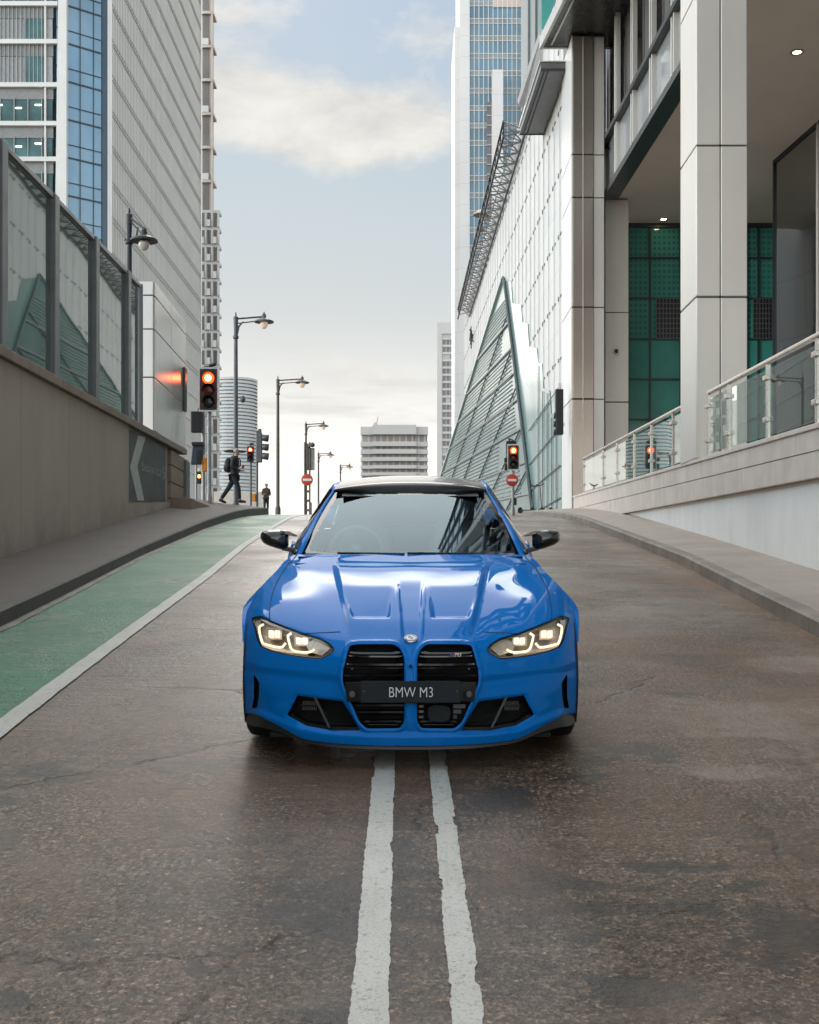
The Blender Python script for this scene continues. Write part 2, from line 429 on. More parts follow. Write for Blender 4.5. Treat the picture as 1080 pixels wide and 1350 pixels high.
    return t
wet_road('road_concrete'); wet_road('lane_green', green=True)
t = NT('line_paint')
c = t.ramp(t.noise(2.2, 6), [(.3, (.50, .485, .445)), (.7, (.61, .595, .55))])
c = t.mix(t.ramp(t.noise(28, 5, .7), [(.57, 0.0), (.66, .7)]), c, (.16, .14, .12))
c = t.mix(t.ramp(t.noise(1, 5, .7, co=t.mapping(scale=(30, 1.2, 1))), [(.56, 0.0), (.75, .5)]), c, (.25, .235, .21))
c = t.mix(t.ramp(t.noise(110, 3, .7), [(.36, .5), (.46, 0.0)]), c, (.16, .145, .13))
t.set(color=c, rough=.5); t.bump(t.noise(60, 4), .3, .006)
t = NT('pavement_slab')
c = t.ramp(t.noise(.9, 6, .6), [(.3, (.36, .295, .24)), (.7, (.50, .42, .35))])
c = t.mix(t.ramp(t.noise(150, 2), [(.38, .7), (.5, 0.0)]), c, (.05, .042, .037))
c = t.mix(t.ramp(t.noise(1.5, 7, .7, dist=.5), [(.55, 0.0), (.66, .5)]), c, (.27, .22, .185))
t.set(color=c, rough=.6); t.bump(t.noise(110, 3), .35, .008)
t = NT('asphalt_dark')
c = t.ramp(t.noise(1.2, 6, .6), [(.3, (.070, .055, .047)), (.7, (.115, .092, .078))])
c = t.mix(t.ramp(t.noise(170, 2), [(.40, .8), (.52, 0.0)]), c, (.02, .017, .015))
c = t.mix(t.ramp(t.noise(190, 2), [(.58, .0), (.68, .6)]), c, (.24, .20, .175))
t.set(color=c, rough=.62); t.bump(t.noise(140, 3), .6, .012)
t = NT('kerb_stone')
c = t.ramp(t.noise(1.8, 6, .65), [(.3, (.16, .132, .11)), (.7, (.31, .26, .215))])
seam = t.ramp(t.math('FRACT', t.math('MULTIPLY', t.sep()[1], 1.09)), [(0.0, 1.0), (.018, 0.0), (.99, 0.0), (1.0, 1.0)])
c = t.mix(t.math('MULTIPLY', seam, .8), c, (.02, .018, .016))
t.set(color=c, rough=.65); t.bump(t.noise(60, 4), .3, .008)
t = NT('kerb_dark')
c = t.ramp(t.noise(1.8, 6, .65), [(.3, (.026, .022, .019)), (.7, (.062, .053, .046))])
seam = t.ramp(t.math('FRACT', t.math('MULTIPLY', t.sep()[1], 1.09)), [(0.0, 1.0), (.02, 0.0), (.985, 0.0), (1.0, 1.0)])
c = t.mix(t.math('MULTIPLY', seam, .85), c, (.006, .005, .005))
t.set(color=c, rough=.6); t.bump(t.noise(60, 4), .3, .008)
t = NT('gutter')
c = t.ramp(t.noise(2, 6, .7), [(.35, (.10, .092, .082)), (.65, (.30, .285, .26))])
t.set(color=c, rough=.45); t.bump(t.noise(60, 4), .3, .006)
mat('ground_far', (.12, .11, .10), .8, vscale=.1)

# ================================================================== camera, light, sky
cam = bpy.data.cameras.new('camera'); co = bpy.data.objects.new('camera', cam); COL.objects.link(co)
S.camera = co; co.location = (0, 0, CAMZ); co.rotation_euler = (math.pi/2, 0, 0)
cam.sensor_fit = 'VERTICAL'; cam.sensor_height = 36; cam.sensor_width = 28.8
cam.lens = FPX/1350*36; cam.shift_y = 90/1350; cam.clip_end = 6000; cam.clip_start = .05
SUN_AZ, SUN_EL = math.radians(-9), math.radians(38)      # azimuth measured from straight ahead
sun = bpy.data.lights.new('sun', 'SUN'); sun.energy = .6; sun.angle = math.radians(60); sun.color = (1, .93, .84)
so = bpy.data.objects.new('sun', sun); COL.objects.link(so)
sd = Vector((math.sin(SUN_AZ)*math.cos(SUN_EL), math.cos(SUN_AZ)*math.cos(SUN_EL), math.sin(SUN_EL)))
so.rotation_euler = sd.to_track_quat('Z', 'Y').to_euler(); so.location = (-20, 20, 40)
w = bpy.data.worlds.new('World'); S.world = w; w.use_nodes = True
nt = w.node_tree; N = nt.nodes; L = nt.links; bg = N['Background']; bg.inputs[1].default_value = .1
class WN(NT):
    def __init__(s): s.t = nt; s.n = N; s.l = L; s.co = N.new('ShaderNodeTexCoord').outputs['Generated']
q = WN()
sky = N.new('ShaderNodeTexSky'); sky.sky_type = 'NISHITA'; sky.sun_disc = False
sky.sun_elevation = SUN_EL; sky.sun_rotation = SUN_AZ; sky.air_density = 1.2; sky.dust_density = 2.5
nv = N.new('ShaderNodeVectorMath'); nv.operation = 'NORMALIZE'; L.new(q.co, nv.inputs[0])
x, y, z = q.sep(nv.outputs[0])
el = q.math('ARCSINE', z); az = q.math('ARCTAN2', x, y)
K = 10.0
def kc(r, g, b, k=1.0): c = srgb(r, g, b); return (c[0]*K*k, c[1]*K*k, c[2]*K*k, 1)
veil = q.ramp(q.math('MULTIPLY', el, 1/1.5708),
    [(0.0, (.97, .955, .93)), (.055, (.94, .915, .885)), (.12, (.68, .71, .72)), (.20, (.48, .58, .65)), (.29, (.33, .455, .615)), (.45, (.40, .46, .53)), (.62, (.34, .43, .52)), (1.0, (.36, .43, .50))])
veil = q.mix(1.0, veil, (K, K, K), 'MULTIPLY')
base = q.mix(.07, veil, sky.outputs[0])
# broken cloud: noise over the dome, thicker in a bank ahead and near the horizon
plane = q.comb(q.math('MULTIPLY', az, 1.0), q.math('MULTIPLY', el, 2.1), 0.0)
n1 = q.noise(5.2, 6, .6, co=plane, dist=.25)
n2 = q.noise(13, 6, .62, co=plane, dist=.2)
def blob(a0, e0, ra, re, k):
    da = q.math('DIVIDE', q.math('SUBTRACT', az, a0), ra); de = q.math('DIVIDE', q.math('SUBTRACT', el, e0), re)
    d = q.math('ADD', q.math('MULTIPLY', da, da), q.math('MULTIPLY', de, de))
    return q.math('MULTIPLY', q.math('POWER', 2.718, q.math('MULTIPLY', d, -1.0)), k)
bl = blob(-.105, .365, .085, .030, .36)
for a in ((-.045, .352, .055, .026, .30), (.005, .367, .055, .024, .26), (-.16, .40, .05, .035, .26), (.02, .42, .05, .015, .12), (-.14, .435, .05, .010, .16),
          (-.06, .165, .12, .020, .22), (.4, .55, .5, .12, .2), (-.5, .6, .35, .12, .2), (2.6, .5, .8, .25, .2), (-2.4, .45, .7, .2, .2)):
    bl = q.math('ADD', bl, blob(*a))
dens = q.math('ADD', q.math('ADD', q.math('MULTIPLY', n1, .62), q.math('MULTIPLY', n2, .38)), bl)
mask = q.ramp(dens, [(.60, 0.0), (.68, .42), (.82, .92)])
tone = q.ramp(q.math('ADD', q.math('MULTIPLY', n2, .6), q.math('MULTIPLY', n1, .4)), [(.35, (.62, .615, .595)), (.62, (.86, .845, .81))])
tone = q.mix(1.0, tone, (K, K, K), 'MULTIPLY')
out = q.mix(mask, base, tone)
# faint grey streaks of cloud low over the horizon
st = q.noise(3.0, 6, .6, co=q.comb(q.math('MULTIPLY', az, 2.2), q.math('MULTIPLY', el, 16.0), 0.0))
low = q.math('MULTIPLY', q.ramp(st, [(.50, 0.0), (.66, .5)]), q.ramp(el, [(.05, 0.0), (.09, 1.0), (.15, 1.0), (.2, 0.0)]))
out = q.mix(low, out, (5.9, 5.75, 5.5))
# sky brightness added overhead, behind and to the left for light, dimmer low ahead
def gauss(a0, e0, ra, re, k): return blob(a0, e0, ra, re, k)
lift_ = q.ramp(q.math('MULTIPLY', el, 1/1.5708), [(.0, .56), (.06, .48), (.14, .39), (.20, .41), (.28, .43), (.40, .55), (.7, .72), (1.0, .8)])
lift_ = q.math('ADD', lift_, gauss(-.03, .615, .42, .042, 5.5))
lift_ = q.math('ADD', lift_, q.math('MULTIPLY', q.ramp(y, [(0.0, 1.0), (.25, 0.0)]), .45))
lift_ = q.math('ADD', lift_, q.math('MULTIPLY', q.math('MULTIPLY', q.ramp(q.math('MULTIPLY', x, -1.0), [(.35, 0.0), (.85, 1.0)]), q.ramp(el, [(.35, 1.0), (.75, .1)])), 1.8))
out = q.mix(1.0, out, q.comb(lift_, lift_, lift_), 'MULTIPLY')
out = q.mix(1.0, out, q.ramp(el, [(.42, (1, .99, .975)), (.6, (1.04, .98, .89))]), 'MULTIPLY')
L.new(out, bg.inputs[0])
S.view_settings.view_transform = 'Standard'; S.view_settings.look = 'None'; S.view_settings.exposure = 1.37; S.view_settings.gamma = 1

cy = S.cycles
cy.sample_clamp_indirect = 2.5; cy.blur_glossy = 1.0; cy.caustics_reflective = False; cy.caustics_refractive = False
cy.max_bounces = 8; cy.diffuse_bounces = 3; cy.glossy_bounces = 4; cy.transmission_bounces = 4; cy.transparent_max_bounces = 16
# ================================================================== ground
ZR = [(-30, -2.87), (32, 3.06), (33.5, 3.197), (35, 3.325), (37, 3.478), (39, 3.617), (41.5, 3.775), (44, 3.925), (50, 4.25), (60, 4.78), (72, 5.42),
      (78, 5.68), (86, 5.88), (95, 5.97), (110, 6.0), (4000, 6.0)]
def zr(y): return interp(y, ZR)
KR = [(-12, 2.9), (0, 3.15), (10.7, 3.62), (13.7, 3.82), (18.4, 4.17), (31.6, 4.55), (36, 4.52), (39, 4.42), (42, 4.25), (46, 4.2), (90, 4.2)]
KL = [(-12, -3.1), (0, -3.35), (11.3, -3.84), (14.3, -4.05), (20.3, -4.5), (28.6, -4.88), (37.4, -5.0), (44, -5.02), (90, -5.1)]
HL = [(-12, .16), (11, .17), (20, .165), (28, .20), (38, .25), (90, .25)]
HLW = [(-12, .16), (17.8, .16), (31.5, .42), (40, .44), (90, .44)]
HR = [(-12, .16), (25, .16), (36, .14), (90, .12)]
HRW = [(-12, .16), (15.7, .16), (21.6, .24), (29.7, .30), (45, .24), (90, .24)]
def xwl(y): return -5.6-.025*y          # face of the left wall
def xwr(y): return 4.99+.02*y           # face of the right wall
ys = [-12+i*.5 for i in range(0, 225)]
ysl = [y for y in ys if y <= 100]
def strip(name, mat_, fxs, dz=0.0, kind='structure', ylist=None, uni=None, fz=None):
    m = MB(); rows = []
    for y in (ylist or ysl):
        r = []
        for k, fx in enumerate(fxs):
            z0 = zr(y)+dz if fz is None else fz[k](y)
            r.append(Vector((fx(y), y, z0)))
        rows.append(r)
    m.grid(rows); return m.build(name, mat_, kind=kind, smooth=True, sharp=40)
# one ground sheet to the horizon, just under everything
gx = [-3000, -400, -60, -14, -7, 0, 7, 14, 60, 400, 3000]
gy = [-300, -60, -12]+[i*2.0 for i in range(-5, 56)]+[140, 300, 800, 3500]
m = MB(); m.grid([[Vector((x_, y_, zr(max(y_, -30))-.03)) for x_ in gx] for y_ in gy]); m.build('ground', 'ground_far', kind='structure', smooth=True)
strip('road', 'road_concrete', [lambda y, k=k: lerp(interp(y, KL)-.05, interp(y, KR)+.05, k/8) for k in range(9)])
# pavements: top sheet and kerb
strip('pavement_left', 'asphalt_dark', [lambda y: interp(y, KL)-.14, lambda y: (interp(y, KL)+xwl(y))/2, lambda y: xwl(y)-.3], ylist=[y for y in ysl if y <= 43],
      fz=[lambda y: zr(y)+interp(y, HL), lambda y: zr(y)+(interp(y, HL)+interp(y, HLW))/2, lambda y: zr(y)+interp(y, HLW)])
strip('pavement_right', 'pavement_slab', [lambda y: interp(y, KR)+.16, lambda y: (interp(y, KR)+xwr(y))/2, lambda y: xwr(y)+.3, lambda y: xwr(y)+3],
      fz=[lambda y: zr(y)+interp(y, HR), lambda y: zr(y)+(interp(y, HR)+interp(y, HRW))/2, lambda y: zr(y)+interp(y, HRW), lambda y: zr(y)+interp(y, HRW)])
def kerb(name, K_, H_, sgn, mt, y1, wid):
    m = MB(); rows = []
    for y in [v for v in ysl if v <= y1]:
        x0 = interp(y, K_); h = interp(y, H_); z0 = zr(y)
        rows.append([Vector((x0, y, z0-.1)), Vector((x0+sgn*.006, y, z0+h-.025)), Vector((x0+sgn*.03, y, z0+h+.002)), Vector((x0+sgn*wid, y, z0+h+.003)), Vector((x0+sgn*wid, y, z0-.1))])
    m.grid(rows); m.poly(rows[-1]); m.build(name, mt, kind='structure', smooth=True, sharp=35)
kerb('kerb_left', KL, HL, -1, 'kerb_dark', 43, .15); kerb('kerb_right', KR, HR, 1, 'kerb_stone', 100, .17)
# painted surfaces, each a sheet about 4 mm over the one below
LNR = [(-12, -1.4), (0, -1.93), (6.7, -2.28), (8.42, -2.37), (11.1, -2.49), (16.4, -2.71), (22.7, -3.06), (35.5, -3.46), (42, -3.55), (90, -3.8)]
def jit(y, s, a): return a*(math.sin(y*7.3+s)+.7*math.sin(y*17.1+s*2.3)+.5*math.sin(y*41.7+s*3.1))/2.2
strip('cycle_path', 'lane_green', [lambda y, k=k: lerp(interp(y, KL)+.11+jit(y, 9, .02), interp(y, LNR)-.07, k/4) for k in range(5)], dz=.004)
strip('road_strip', 'gutter', [lambda y: interp(y, KL)-.01, lambda y: interp(y, KL)+.10+jit(y, 5, .03)], dz=.008)
fine = [-4+i*.04 for i in range(0, 1150)]
strip('road_marking', 'line_paint', [lambda y: interp(y, LNR)-.145+jit(y, 1, .005), lambda y: interp(y, LNR)+jit(y, 2, .005)], dz=.012, ylist=fine)
def nib(y, s):
    rq = random.Random(int((y+50)*60)+s*777); e = (rq.random()-.5)*.006
    rr = random.Random(int((y+50)*9)+s*1000); v = rr.random()
    return jit(y*.6, s, .0025)+e+(.012*(v-.86)/.14 if v > .86 else 0)
# double centre line running under the car
for a, b, s0 in ((-.166, -.058, 3), (.118, .208, 6)):
    f_ = lambda y: -.006*(y-3.3)
    strip('road_marking', 'line_paint', [lambda y, a=a, s0=s0: a+f_(y)+nib(y, s0), lambda y, a=a, b=b: (a+b)/2+f_(y), lambda y, b=b, s0=s0: b+f_(y)-nib(y, s0+1)], dz=.005,
          ylist=[-2+i*.02 for i in range(600)]+[10+i*.5 for i in range(70)])
# ================================================================== left side: wall, glass screen, clad block
def pz(y): return zr(y)+interp(y, HLW)
def sill(y): return 4.94+(y-17.8)*.0182
def stop(y): return 8.13+(y-17.8)*.0400
wall = thing('concrete_wall', 'long brown concrete retaining wall with a stone coping beneath the green glass screen', 'wall', (xwl(10), 10, zr(10)))
m = MB()
yy = [-12, -4, 4, 10, 14, 18, 22, 26.95]
for y0, y1 in zip(yy, yy[1:]):
    m.hexa([(xwl(y0), y0, zr(y0)-.3), (xwl(y0)-.5, y0, zr(y0)-.3), (xwl(y1)-.5, y1, zr(y1)-.3), (xwl(y1), y1, zr(y1)-.3),
            (xwl(y0), y0, sill(y0)-.13), (xwl(y0)-.5, y0, sill(y0)-.13), (xwl(y1)-.5, y1, sill(y1)-.13), (xwl(y1), y1, sill(y1)-.13)])
# the length under and behind the sign, set back so the sign sits in a recess
y0, y1 = 26.95, 32.2
m.hexa([(xwl(y0)-.06, y0, 2.2), (xwl(y0)-.5, y0, 2.2), (xwl(y1)-.5, y1, 2.2), (xwl(y1)-.06, y1, 2.2),
        (xwl(y0)-.06, y0, sill(y0)-.13), (xwl(y0)-.5, y0, sill(y0)-.13), (xwl(y1)-.5, y1, sill(y1)-.13), (xwl(y1)-.06, y1, sill(y1)-.13)])
m.hexa([(xwl(y0)+.002, y0, 2.2), (xwl(y0)-.06, y0, 2.2), (xwl(y1)-.06, y1, 2.2), (xwl(y1)+.002, y1, 2.2),
        (xwl(y0)+.002, y0, 3.23), (xwl(y0)-.06, y0, 3.23), (xwl(y1)-.06, y1, 3.62), (xwl(y1)+.002, y1, 3.62)])
m.build('wall_face', 'wall_concrete', wall)
m = MB()
yc = [-12+i*1.5 for i in range(0, 32)]
for y0 in yc[:-1]:
    y1 = min(y0+1.488, 34.9)
    if y0 > 34: break
    a, b = sill(y0), sill(y1)
    m.hexa([(xwl(y0)+.10, y0, a-.13), (xwl(y0)-.5, y0, a-.13), (xwl(y1)-.5, y1, b-.13), (xwl(y1)+.10, y1, b-.13),
            (xwl(y0)+.10, y0, a+.03), (xwl(y0)-.5, y0, a+.03), (xwl(y1)-.5, y1, b+.03), (xwl(y1)+.10, y1, b+.03)])
m.build('coping', 'coping', wall, bevel=.012)
# sign panel set in the wall, with its pale chevron
sg = thing('direction_sign', 'dark grey sign panel with a big pale chevron set into the concrete wall', 'sign', (xwl(29.4), 29.4, 3.3))
def SW(px, py, off=0.0):        # a photograph pixel brought on to the wall plane
    Y = 5.6/((540-px)/FPX-.025); p = W(px, py, Y); return Vector((p.x+off, p.y, p.z))
pan = [SW(172, 661, -.035), SW(220, 661, -.035), SW(220, 588, -.035), (SW(172, 566, -.035))]
m = MB(); m.extrude(pan, (-.03, 0, 0)); m.build('panel', 'sign_grey', sg, bevel=.004)
m = MB(); m.extrude([SW(x_, y_, -.030) for x_, y_ in ((184.4, 574), (194, 576.5), (182.8, 614.5), (192, 660), (183.5, 660), (173.5, 615.5))], (-.006, 0, 0))
m.build('chevron', 'sign_mark', sg)
m = MB()                        # worn, unreadable lettering
for x0, x1, ya, yb in ((189, 190.6, 608, 616), (189, 191.5, 617.5, 620.5), (192.2, 193.2, 613, 621.5), (194, 195.2, 614.5, 622), (196, 198.6, 614.8, 616.6), (196, 198.6, 619.4, 622.2), (199.8, 200.9, 616, 623.5),
                       (202.2, 203.6, 617, 624), (205, 205.9, 617, 624.8), (207.6, 208.7, 616.4, 626), (209.8, 212, 619, 620.6), (209.8, 212, 624, 627.6), (212.8, 213.6, 619, 629)):
    m.extrude([SW(x0, ya, -.031), SW(x1, ya, -.031), SW(x1, yb, -.031), SW(x0, yb, -.031)], (-.004, 0, 0))
for x0, x1, ya, yb in ((216.2, 218.8, 615.5, 618), (216, 217.2, 617, 623), (216.4, 218.6, 622, 624.5), (217.8, 219, 624, 629.5), (216, 218.6, 629, 631.6)):
    m.extrude([SW(x0, ya, -.031), SW(x1, ya, -.031), SW(x1, yb, -.031), SW(x0, yb, -.031)], (-.004, 0, 0))
m.build('lettering', 'sign_letter', sg)
# stone pier at the wall's end
pier = thing('stone_pier', 'brown stone pier in courses beside the dark chevron sign', 'pier', (xwl(33.5), 33.5, 3.5))
m = MB(); z = 3.0; zc = [3.0, 3.72, 4.16, 4.62, 5.03]
for a, b in zip(zc, zc[1:]):
    m.hexa([(xwl(32.25)+.03, 32.25, a+.012), (xwl(32.25)-.5, 32.25, a+.012), (xwl(35.2)-.5, 35.2, a+.012), (xwl(35.2)+.03, 35.2, a+.012),
            (xwl(32.25)+.03, 32.25, b-.012), (xwl(32.25)-.5, 32.25, b-.012), (xwl(35.2)-.5, 35.2, b-.012), (xwl(35.2)+.03, 35.2, b-.012)])
m.build('stone_course', 'pier_stone', pier, bevel=.01)
m = MB(); m.box(xwl(34)-.46, xwl(34)+.01, 32.3, 35.1, 3.0, 5.0); m.build('joint_core', 'joint', pier)
m = MB(); m.hexa([(xwl(32.6)+.55, 32.4, 3.3), (xwl(32.6)-.2, 32.4, 3.3), (xwl(41)-.2, 41, 3.6), (xwl(41)+.9, 41, 3.6),
                  (xwl(32.6)+.55, 32.4, 3.74), (xwl(32.6)-.2, 32.4, 3.8), (xwl(41)-.2, 41, 4.16), (xwl(41)+.35, 41, 4.12)])
m.build('low_plinth', 'coping', thing('stone_plinth', 'low sloping stone plinth at the foot of the brown stone pier', 'plinth', (xwl(36), 36, 3.4)), bevel=.02)
# glass screen on the coping
scr = thing('glass_screen', 'tall green tinted glass screen in dark grey posts standing on the brown concrete wall', 'glass screen', (xwl(15)-.2, 15, sill(15)))
py_ = [-9, -6, -3, 0, 3, 6, 9, 12, 15.1, 18.2, 21.15, 24.2, 27.3, 28.75]
XO = -.13
for i, y in enumerate(py_):
    w_ = .26 if i < 13 else .1
    m = MB(); m.hexa([(xwl(y)+XO+.09, y-w_/2, sill(y)+.03), (xwl(y)+XO-.12, y-w_/2, sill(y)+.03), (xwl(y)+XO-.12, y+w_/2, sill(y)+.03), (xwl(y)+XO+.09, y+w_/2, sill(y)+.03),
                      (xwl(y)+XO+.09, y-w_/2, stop(y)+.02), (xwl(y)+XO-.12, y-w_/2, stop(y)+.02), (xwl(y)+XO-.12, y+w_/2, stop(y)+.02), (xwl(y)+XO+.09, y+w_/2, stop(y)+.02)])
    m.build('post', 'frame_grey', scr, bevel=.012)
for y0, y1 in zip(py_, py_[1:]):
    a, b = y0+.14, y1-.14
    def P_(y, z): return Vector((xwl(y)+XO, y, z))
    m = MB(); m.extrude([P_(a, sill(a)+.03), P_(b, sill(b)+.03), P_(b, stop(b)-.10), P_(a, stop(a)-.10)], (-.02, 0, 0)); 
    m.build('glass_pane', 'screen_glass', scr)
    m = MB(); m.bar((xwl(a)+XO, a, stop(a)-.03), (xwl(b)+XO, b, stop(b)-.03), .12, .09); m.build('top_rail', 'frame_grey', scr, bevel=.01)
    m = MB(); m.bar((xwl(a)+XO+.03, a, (sill(a)+stop(a))/2), (xwl(a)+XO+.03, a, stop(a)-.1), .03, .03)
# clad block beyond the screen
blk = thing('metal_clad_block', 'block clad in satin silver metal panels beyond the green glass screen', 'building', (xwl(32)-1, 32, 5.2))
m = MB()
zs = [5.25, 6.58, 7.78, 8.62, 8.98]
yb = [30.1, 32.5, 34.9]
for a, b in zip(zs, zs[1:]):
    for c, d in zip(yb, yb[1:]):
        m.hexa([(xwl(c), c+.01, a+.012), (xwl(c)-.14, c+.01, a+.012), (xwl(d)-.14, d-.01, a+.012), (xwl(d), d-.01, a+.012),
                (xwl(c), c+.01, b-.012), (xwl(c)-.14, c+.01, b-.012), (xwl(d)-.14, d-.01, b-.012), (xwl(d), d-.01, b-.012)])
    m.box(xwl(30)-.65, xwl(30)-.03, 30.0, 30.1, a+.012, b-.012); m.box(xwl(30)-1.5, xwl(30)-.67, 30.0, 30.1, a+.012, b-.012)
m.build('cladding', 'pale_metal', blk, bevel=.01)
m = MB(); m.hexa([(xwl(30)-.04, 30.07, 5.2), (-8, 30.07, 5.2), (-8, 34.8, 5.2), (xwl(34.8)-.04, 34.8, 5.2), (xwl(30)-.04, 30.07, 8.97), (-8, 30.07, 8.97), (-8, 34.8, 8.97), (xwl(34.8)-.04, 34.8, 8.97)])
m.build('core', 'joint', blk)
m = MB(); m.box(xwl(34)+.0, xwl(34)+.07, 34.3, 34.6, 6.35, 7.6); m.build('signal_board', 'frame_dark', blk, bevel=.02)
m = MB(); m.box(xwl(34)+.0, xwl(34)+.10, 34.4, 34.9, 3.7, 4.95); m.build('side_panel', 'frame_grey', pier, bevel=.02)

# ================================================================== left: office building far behind
G = 5.0
off = thing('office_tower', 'white framed office tower with blue glass corner and long ribbed grey flank', 'office building', (-34, 121, G))
FLH = 3.9
def FP(px, Y): return (px-540)*Y/FPX
# front: white grid over glass and louvres, at Y 118
xr = FP(76, 118); xl = xr-26
zf = [CAMZ+(765-y_)*118/FPX for y_ in (212, 165, 114, 57, 7)]
zfl = [zf[0]-3.9*3, zf[0]-3.9*2, zf[0]-3.9]+zf+[zf[-1]+3.9*(i+1) for i in range(10)]
for i, (a, b) in enumerate(zip(zfl, zfl[1:])):
    k = i % 100
    louv = i in (5, 6, 9, 10)
    m = MB(); m.box(xl, xr-.6, 118.35, 118.5, a+.3, b); m.build('window_band', 'louvre_grey' if louv else 'teal_room', off)
    m = MB(); m.box(xl, xr-.5, 118.28, 118.34, b-1.15, b); m.build('spandrel', 'spandrel_grey', off)
    m = MB(); m.box(xl, xr, 117.9, 118.35, a-.05, a+.38); m.build('floor_beam', 'white_panel', off)
    m = MB()
    n_ = 60 if louv else 18
    for j in range(n_):
        x_ = xr-1.6-(xr-1.6-xl)*j/n_
        m.box(x_-.03, x_+.03, 118.15, 118.3, a+.3, b-(0 if louv else 1.0))
    m.build('fins', 'louvre_grey', off)
    if louv:
        m = MB(); m.box(xr-3.3, xr-1.3, 118.2, 118.27, a+.35, b-1.2); m.build('window', 'teal_room', off)
    if i in (4, 7, 3):
        m = MB()
        for j in range(4): m.box(xr-2.3-j*1.9, xr-1.7-j*1.9, 118.27, 118.3, b-1.75-.3*(j % 2), b-1.63-.3*(j % 2))
        m.build('room_light', 'room_glow', off)
m = MB()
for x0_, x1_ in ((xr-.55, xr+.0), ):
    m.hexa([(FP(66, 117.8), 117.8, G-3), (FP(79, 117.8)+.6, 117.8, G-3), (FP(79, 118)+.6, 118.6, G-3), (FP(66, 118), 118.6, G-3),
            (FP(80, 117.8), 117.8, 75), (FP(88, 117.8), 117.8, 75), (FP(88, 118), 118.6, 75), (FP(80, 118), 118.6, 75)])
m.box(xr-1.3, xr-1.15, 118, 118.3, G-3, 70)
m.build('corner_column', 'white_panel', off)
# blue glass corner, turned a little
xa, xb = FP(78, 118.2), FP(133.5, 121.3)
fz = [G-3+3.75*i for i in range(0, 23)]
for i, (a, b) in enumerate(zip(fz, fz[1:])):
    m = MB(); m.poly([(xa-.3, 118.3, a), (xb, 121.3, a), (xb, 121.3, b), (xa-.3, 118.3, b)]); pass
    m.build('glass_band', 'blue_glass', off)
    m = MB()
    for zz, t_ in ((a, .14), (a+1.3, .06)):
        m.bar((xa-.3, 118.25, zz), (xb, 121.25, zz), .1, t_)
    for q_ in (.14, .5, .82): m.bar((lerp(xa, xb, q_), lerp(118.25, 121.25, q_), a), (lerp(xa, xb, q_), lerp(118.25, 121.25, q_), b), .06, .06)
    m.build('mullion', 'frame_dark', off)
m = MB(); m.box(xb, xb+.72, 121.5, 122, G-3, 88)
m.build('dark_return', 'blue_glass_dark', off)
m = MB()
for i in range(9): m.box(lerp(xa, xb, .2+.25*(i % 3)), lerp(xa, xb, .2+.25*(i % 3))+.5, 119.0+.5*(i % 3)+.05, 119.1+.5*(i % 3), 20+i*5.1, 20.12+i*5.1)
# flank: ribbed grey wall running away from us
FX = -30.2; Y0f, Y1f = 121.6, 174.6; HT = 92
m = MB(); m.box(FX-14, FX-.13, Y0f+.2, Y1f, G-3, HT); m.build('flank_glass', 'far_glass', off)
m = MB()
nr = 74
for i in range(nr+1):
    y = lerp(Y0f, Y1f, i/nr); m.box(FX-.14, FX-.02, y-.19, y+.19, G-3, HT)
m.build('flank_ribs', 'rib_grey', off)
m = MB()
nf = int((HT-G+3)/3.6)
for i in range(nf+1):
    z = G-3+i*3.6
    m.box(FX-.14, FX-.04, Y0f, Y1f, z-.22, z+.22)
m.build('floor_panels', 'rib_grey', off)
m = MB()
for i in range(nf+1):
    z = G-3+i*3.6
    m.box(FX-.05, FX+.05, Y0f, Y1f, z-.045, z+.03)
    if z > 30:
        for j in range(0, nr, 1): 
            y = lerp(Y0f, Y1f, (j+.5)/nr); m.box(FX-.3, FX+.06, y-.12, y+.12, z+.34, z+.56)
m.build('ledges', 'ledge_grey', off)
m = MB(); m.box(FX-.16, FX+.14, Y0f-.35, Y0f+.35, G-3, HT); m.build('edge_trim', 'white_panel', off)
m = MB(); m.box(FX-.5, FX+.10, Y1f-.3, Y1f+.3, G-3, HT); m.build('edge_trim', 'white_panel', off)

# balcony towers beyond it
def balcony_tower(name, label, pxa, pxb, Y, ytop, fh, mats, depth, seg, curve=.35):
    xa, xb = FP(pxa, Y), FP(pxb, Y); zt = CAMZ+(765-ytop)*Y/FPX
    t = thing(name, label, 'apartment tower', ((xa+xb)/2, Y, G))
    m = MB(); m.box(xa, xb-.5, Y+.8, Y+depth, G-2, zt-.4); m.build('wall', mats[1], t)
    n = min(int((zt-G+2)/fh), 45)
    sl = MB(); pn = MB(); wn = MB(); cl = MB()
    for i in range(n+1):
        z = zt-i*fh
        pts = []
        for k in range(13):
            a = math.pi*k/12; pts.append(Vector((lerp(xa, xb, .5-.5*math.cos(a)), Y+.8-curve*(xb-xa)*.5*math.sin(a)**.8, z-.45)))
        pts.append(Vector((xb, Y+depth, z-.45))); pts.append(Vector((xa, Y+depth, z-.45)))
        sl = MB(); sl.extrude(pts, (0, 0, .45)); sl.build('floor_slab', mats[0], t)
        for k in range(seg):
            x0 = lerp(xa, xb, (k+.15)/seg); x1 = lerp(xa, xb, (k+.62)/seg)
            wn.box(x0, x1, Y+.70, Y+.85, z-fh+.1, z-.5)
            if (i+k) % 2: pn.box(x0-.1, x1, Y+.1, Y+.18, z-fh, z-fh+1.05)
            cl.box(lerp(xa, xb, (k+.85)/seg)-.15, lerp(xa, xb, (k+.85)/seg)+.15, Y+.35, Y+.9, z-fh, z-.4)
    wn.build('windows', 'far_dark', t); pn.build('balcony_fronts', mats[2], t); cl.build('piers', mats[0], t)
    return t
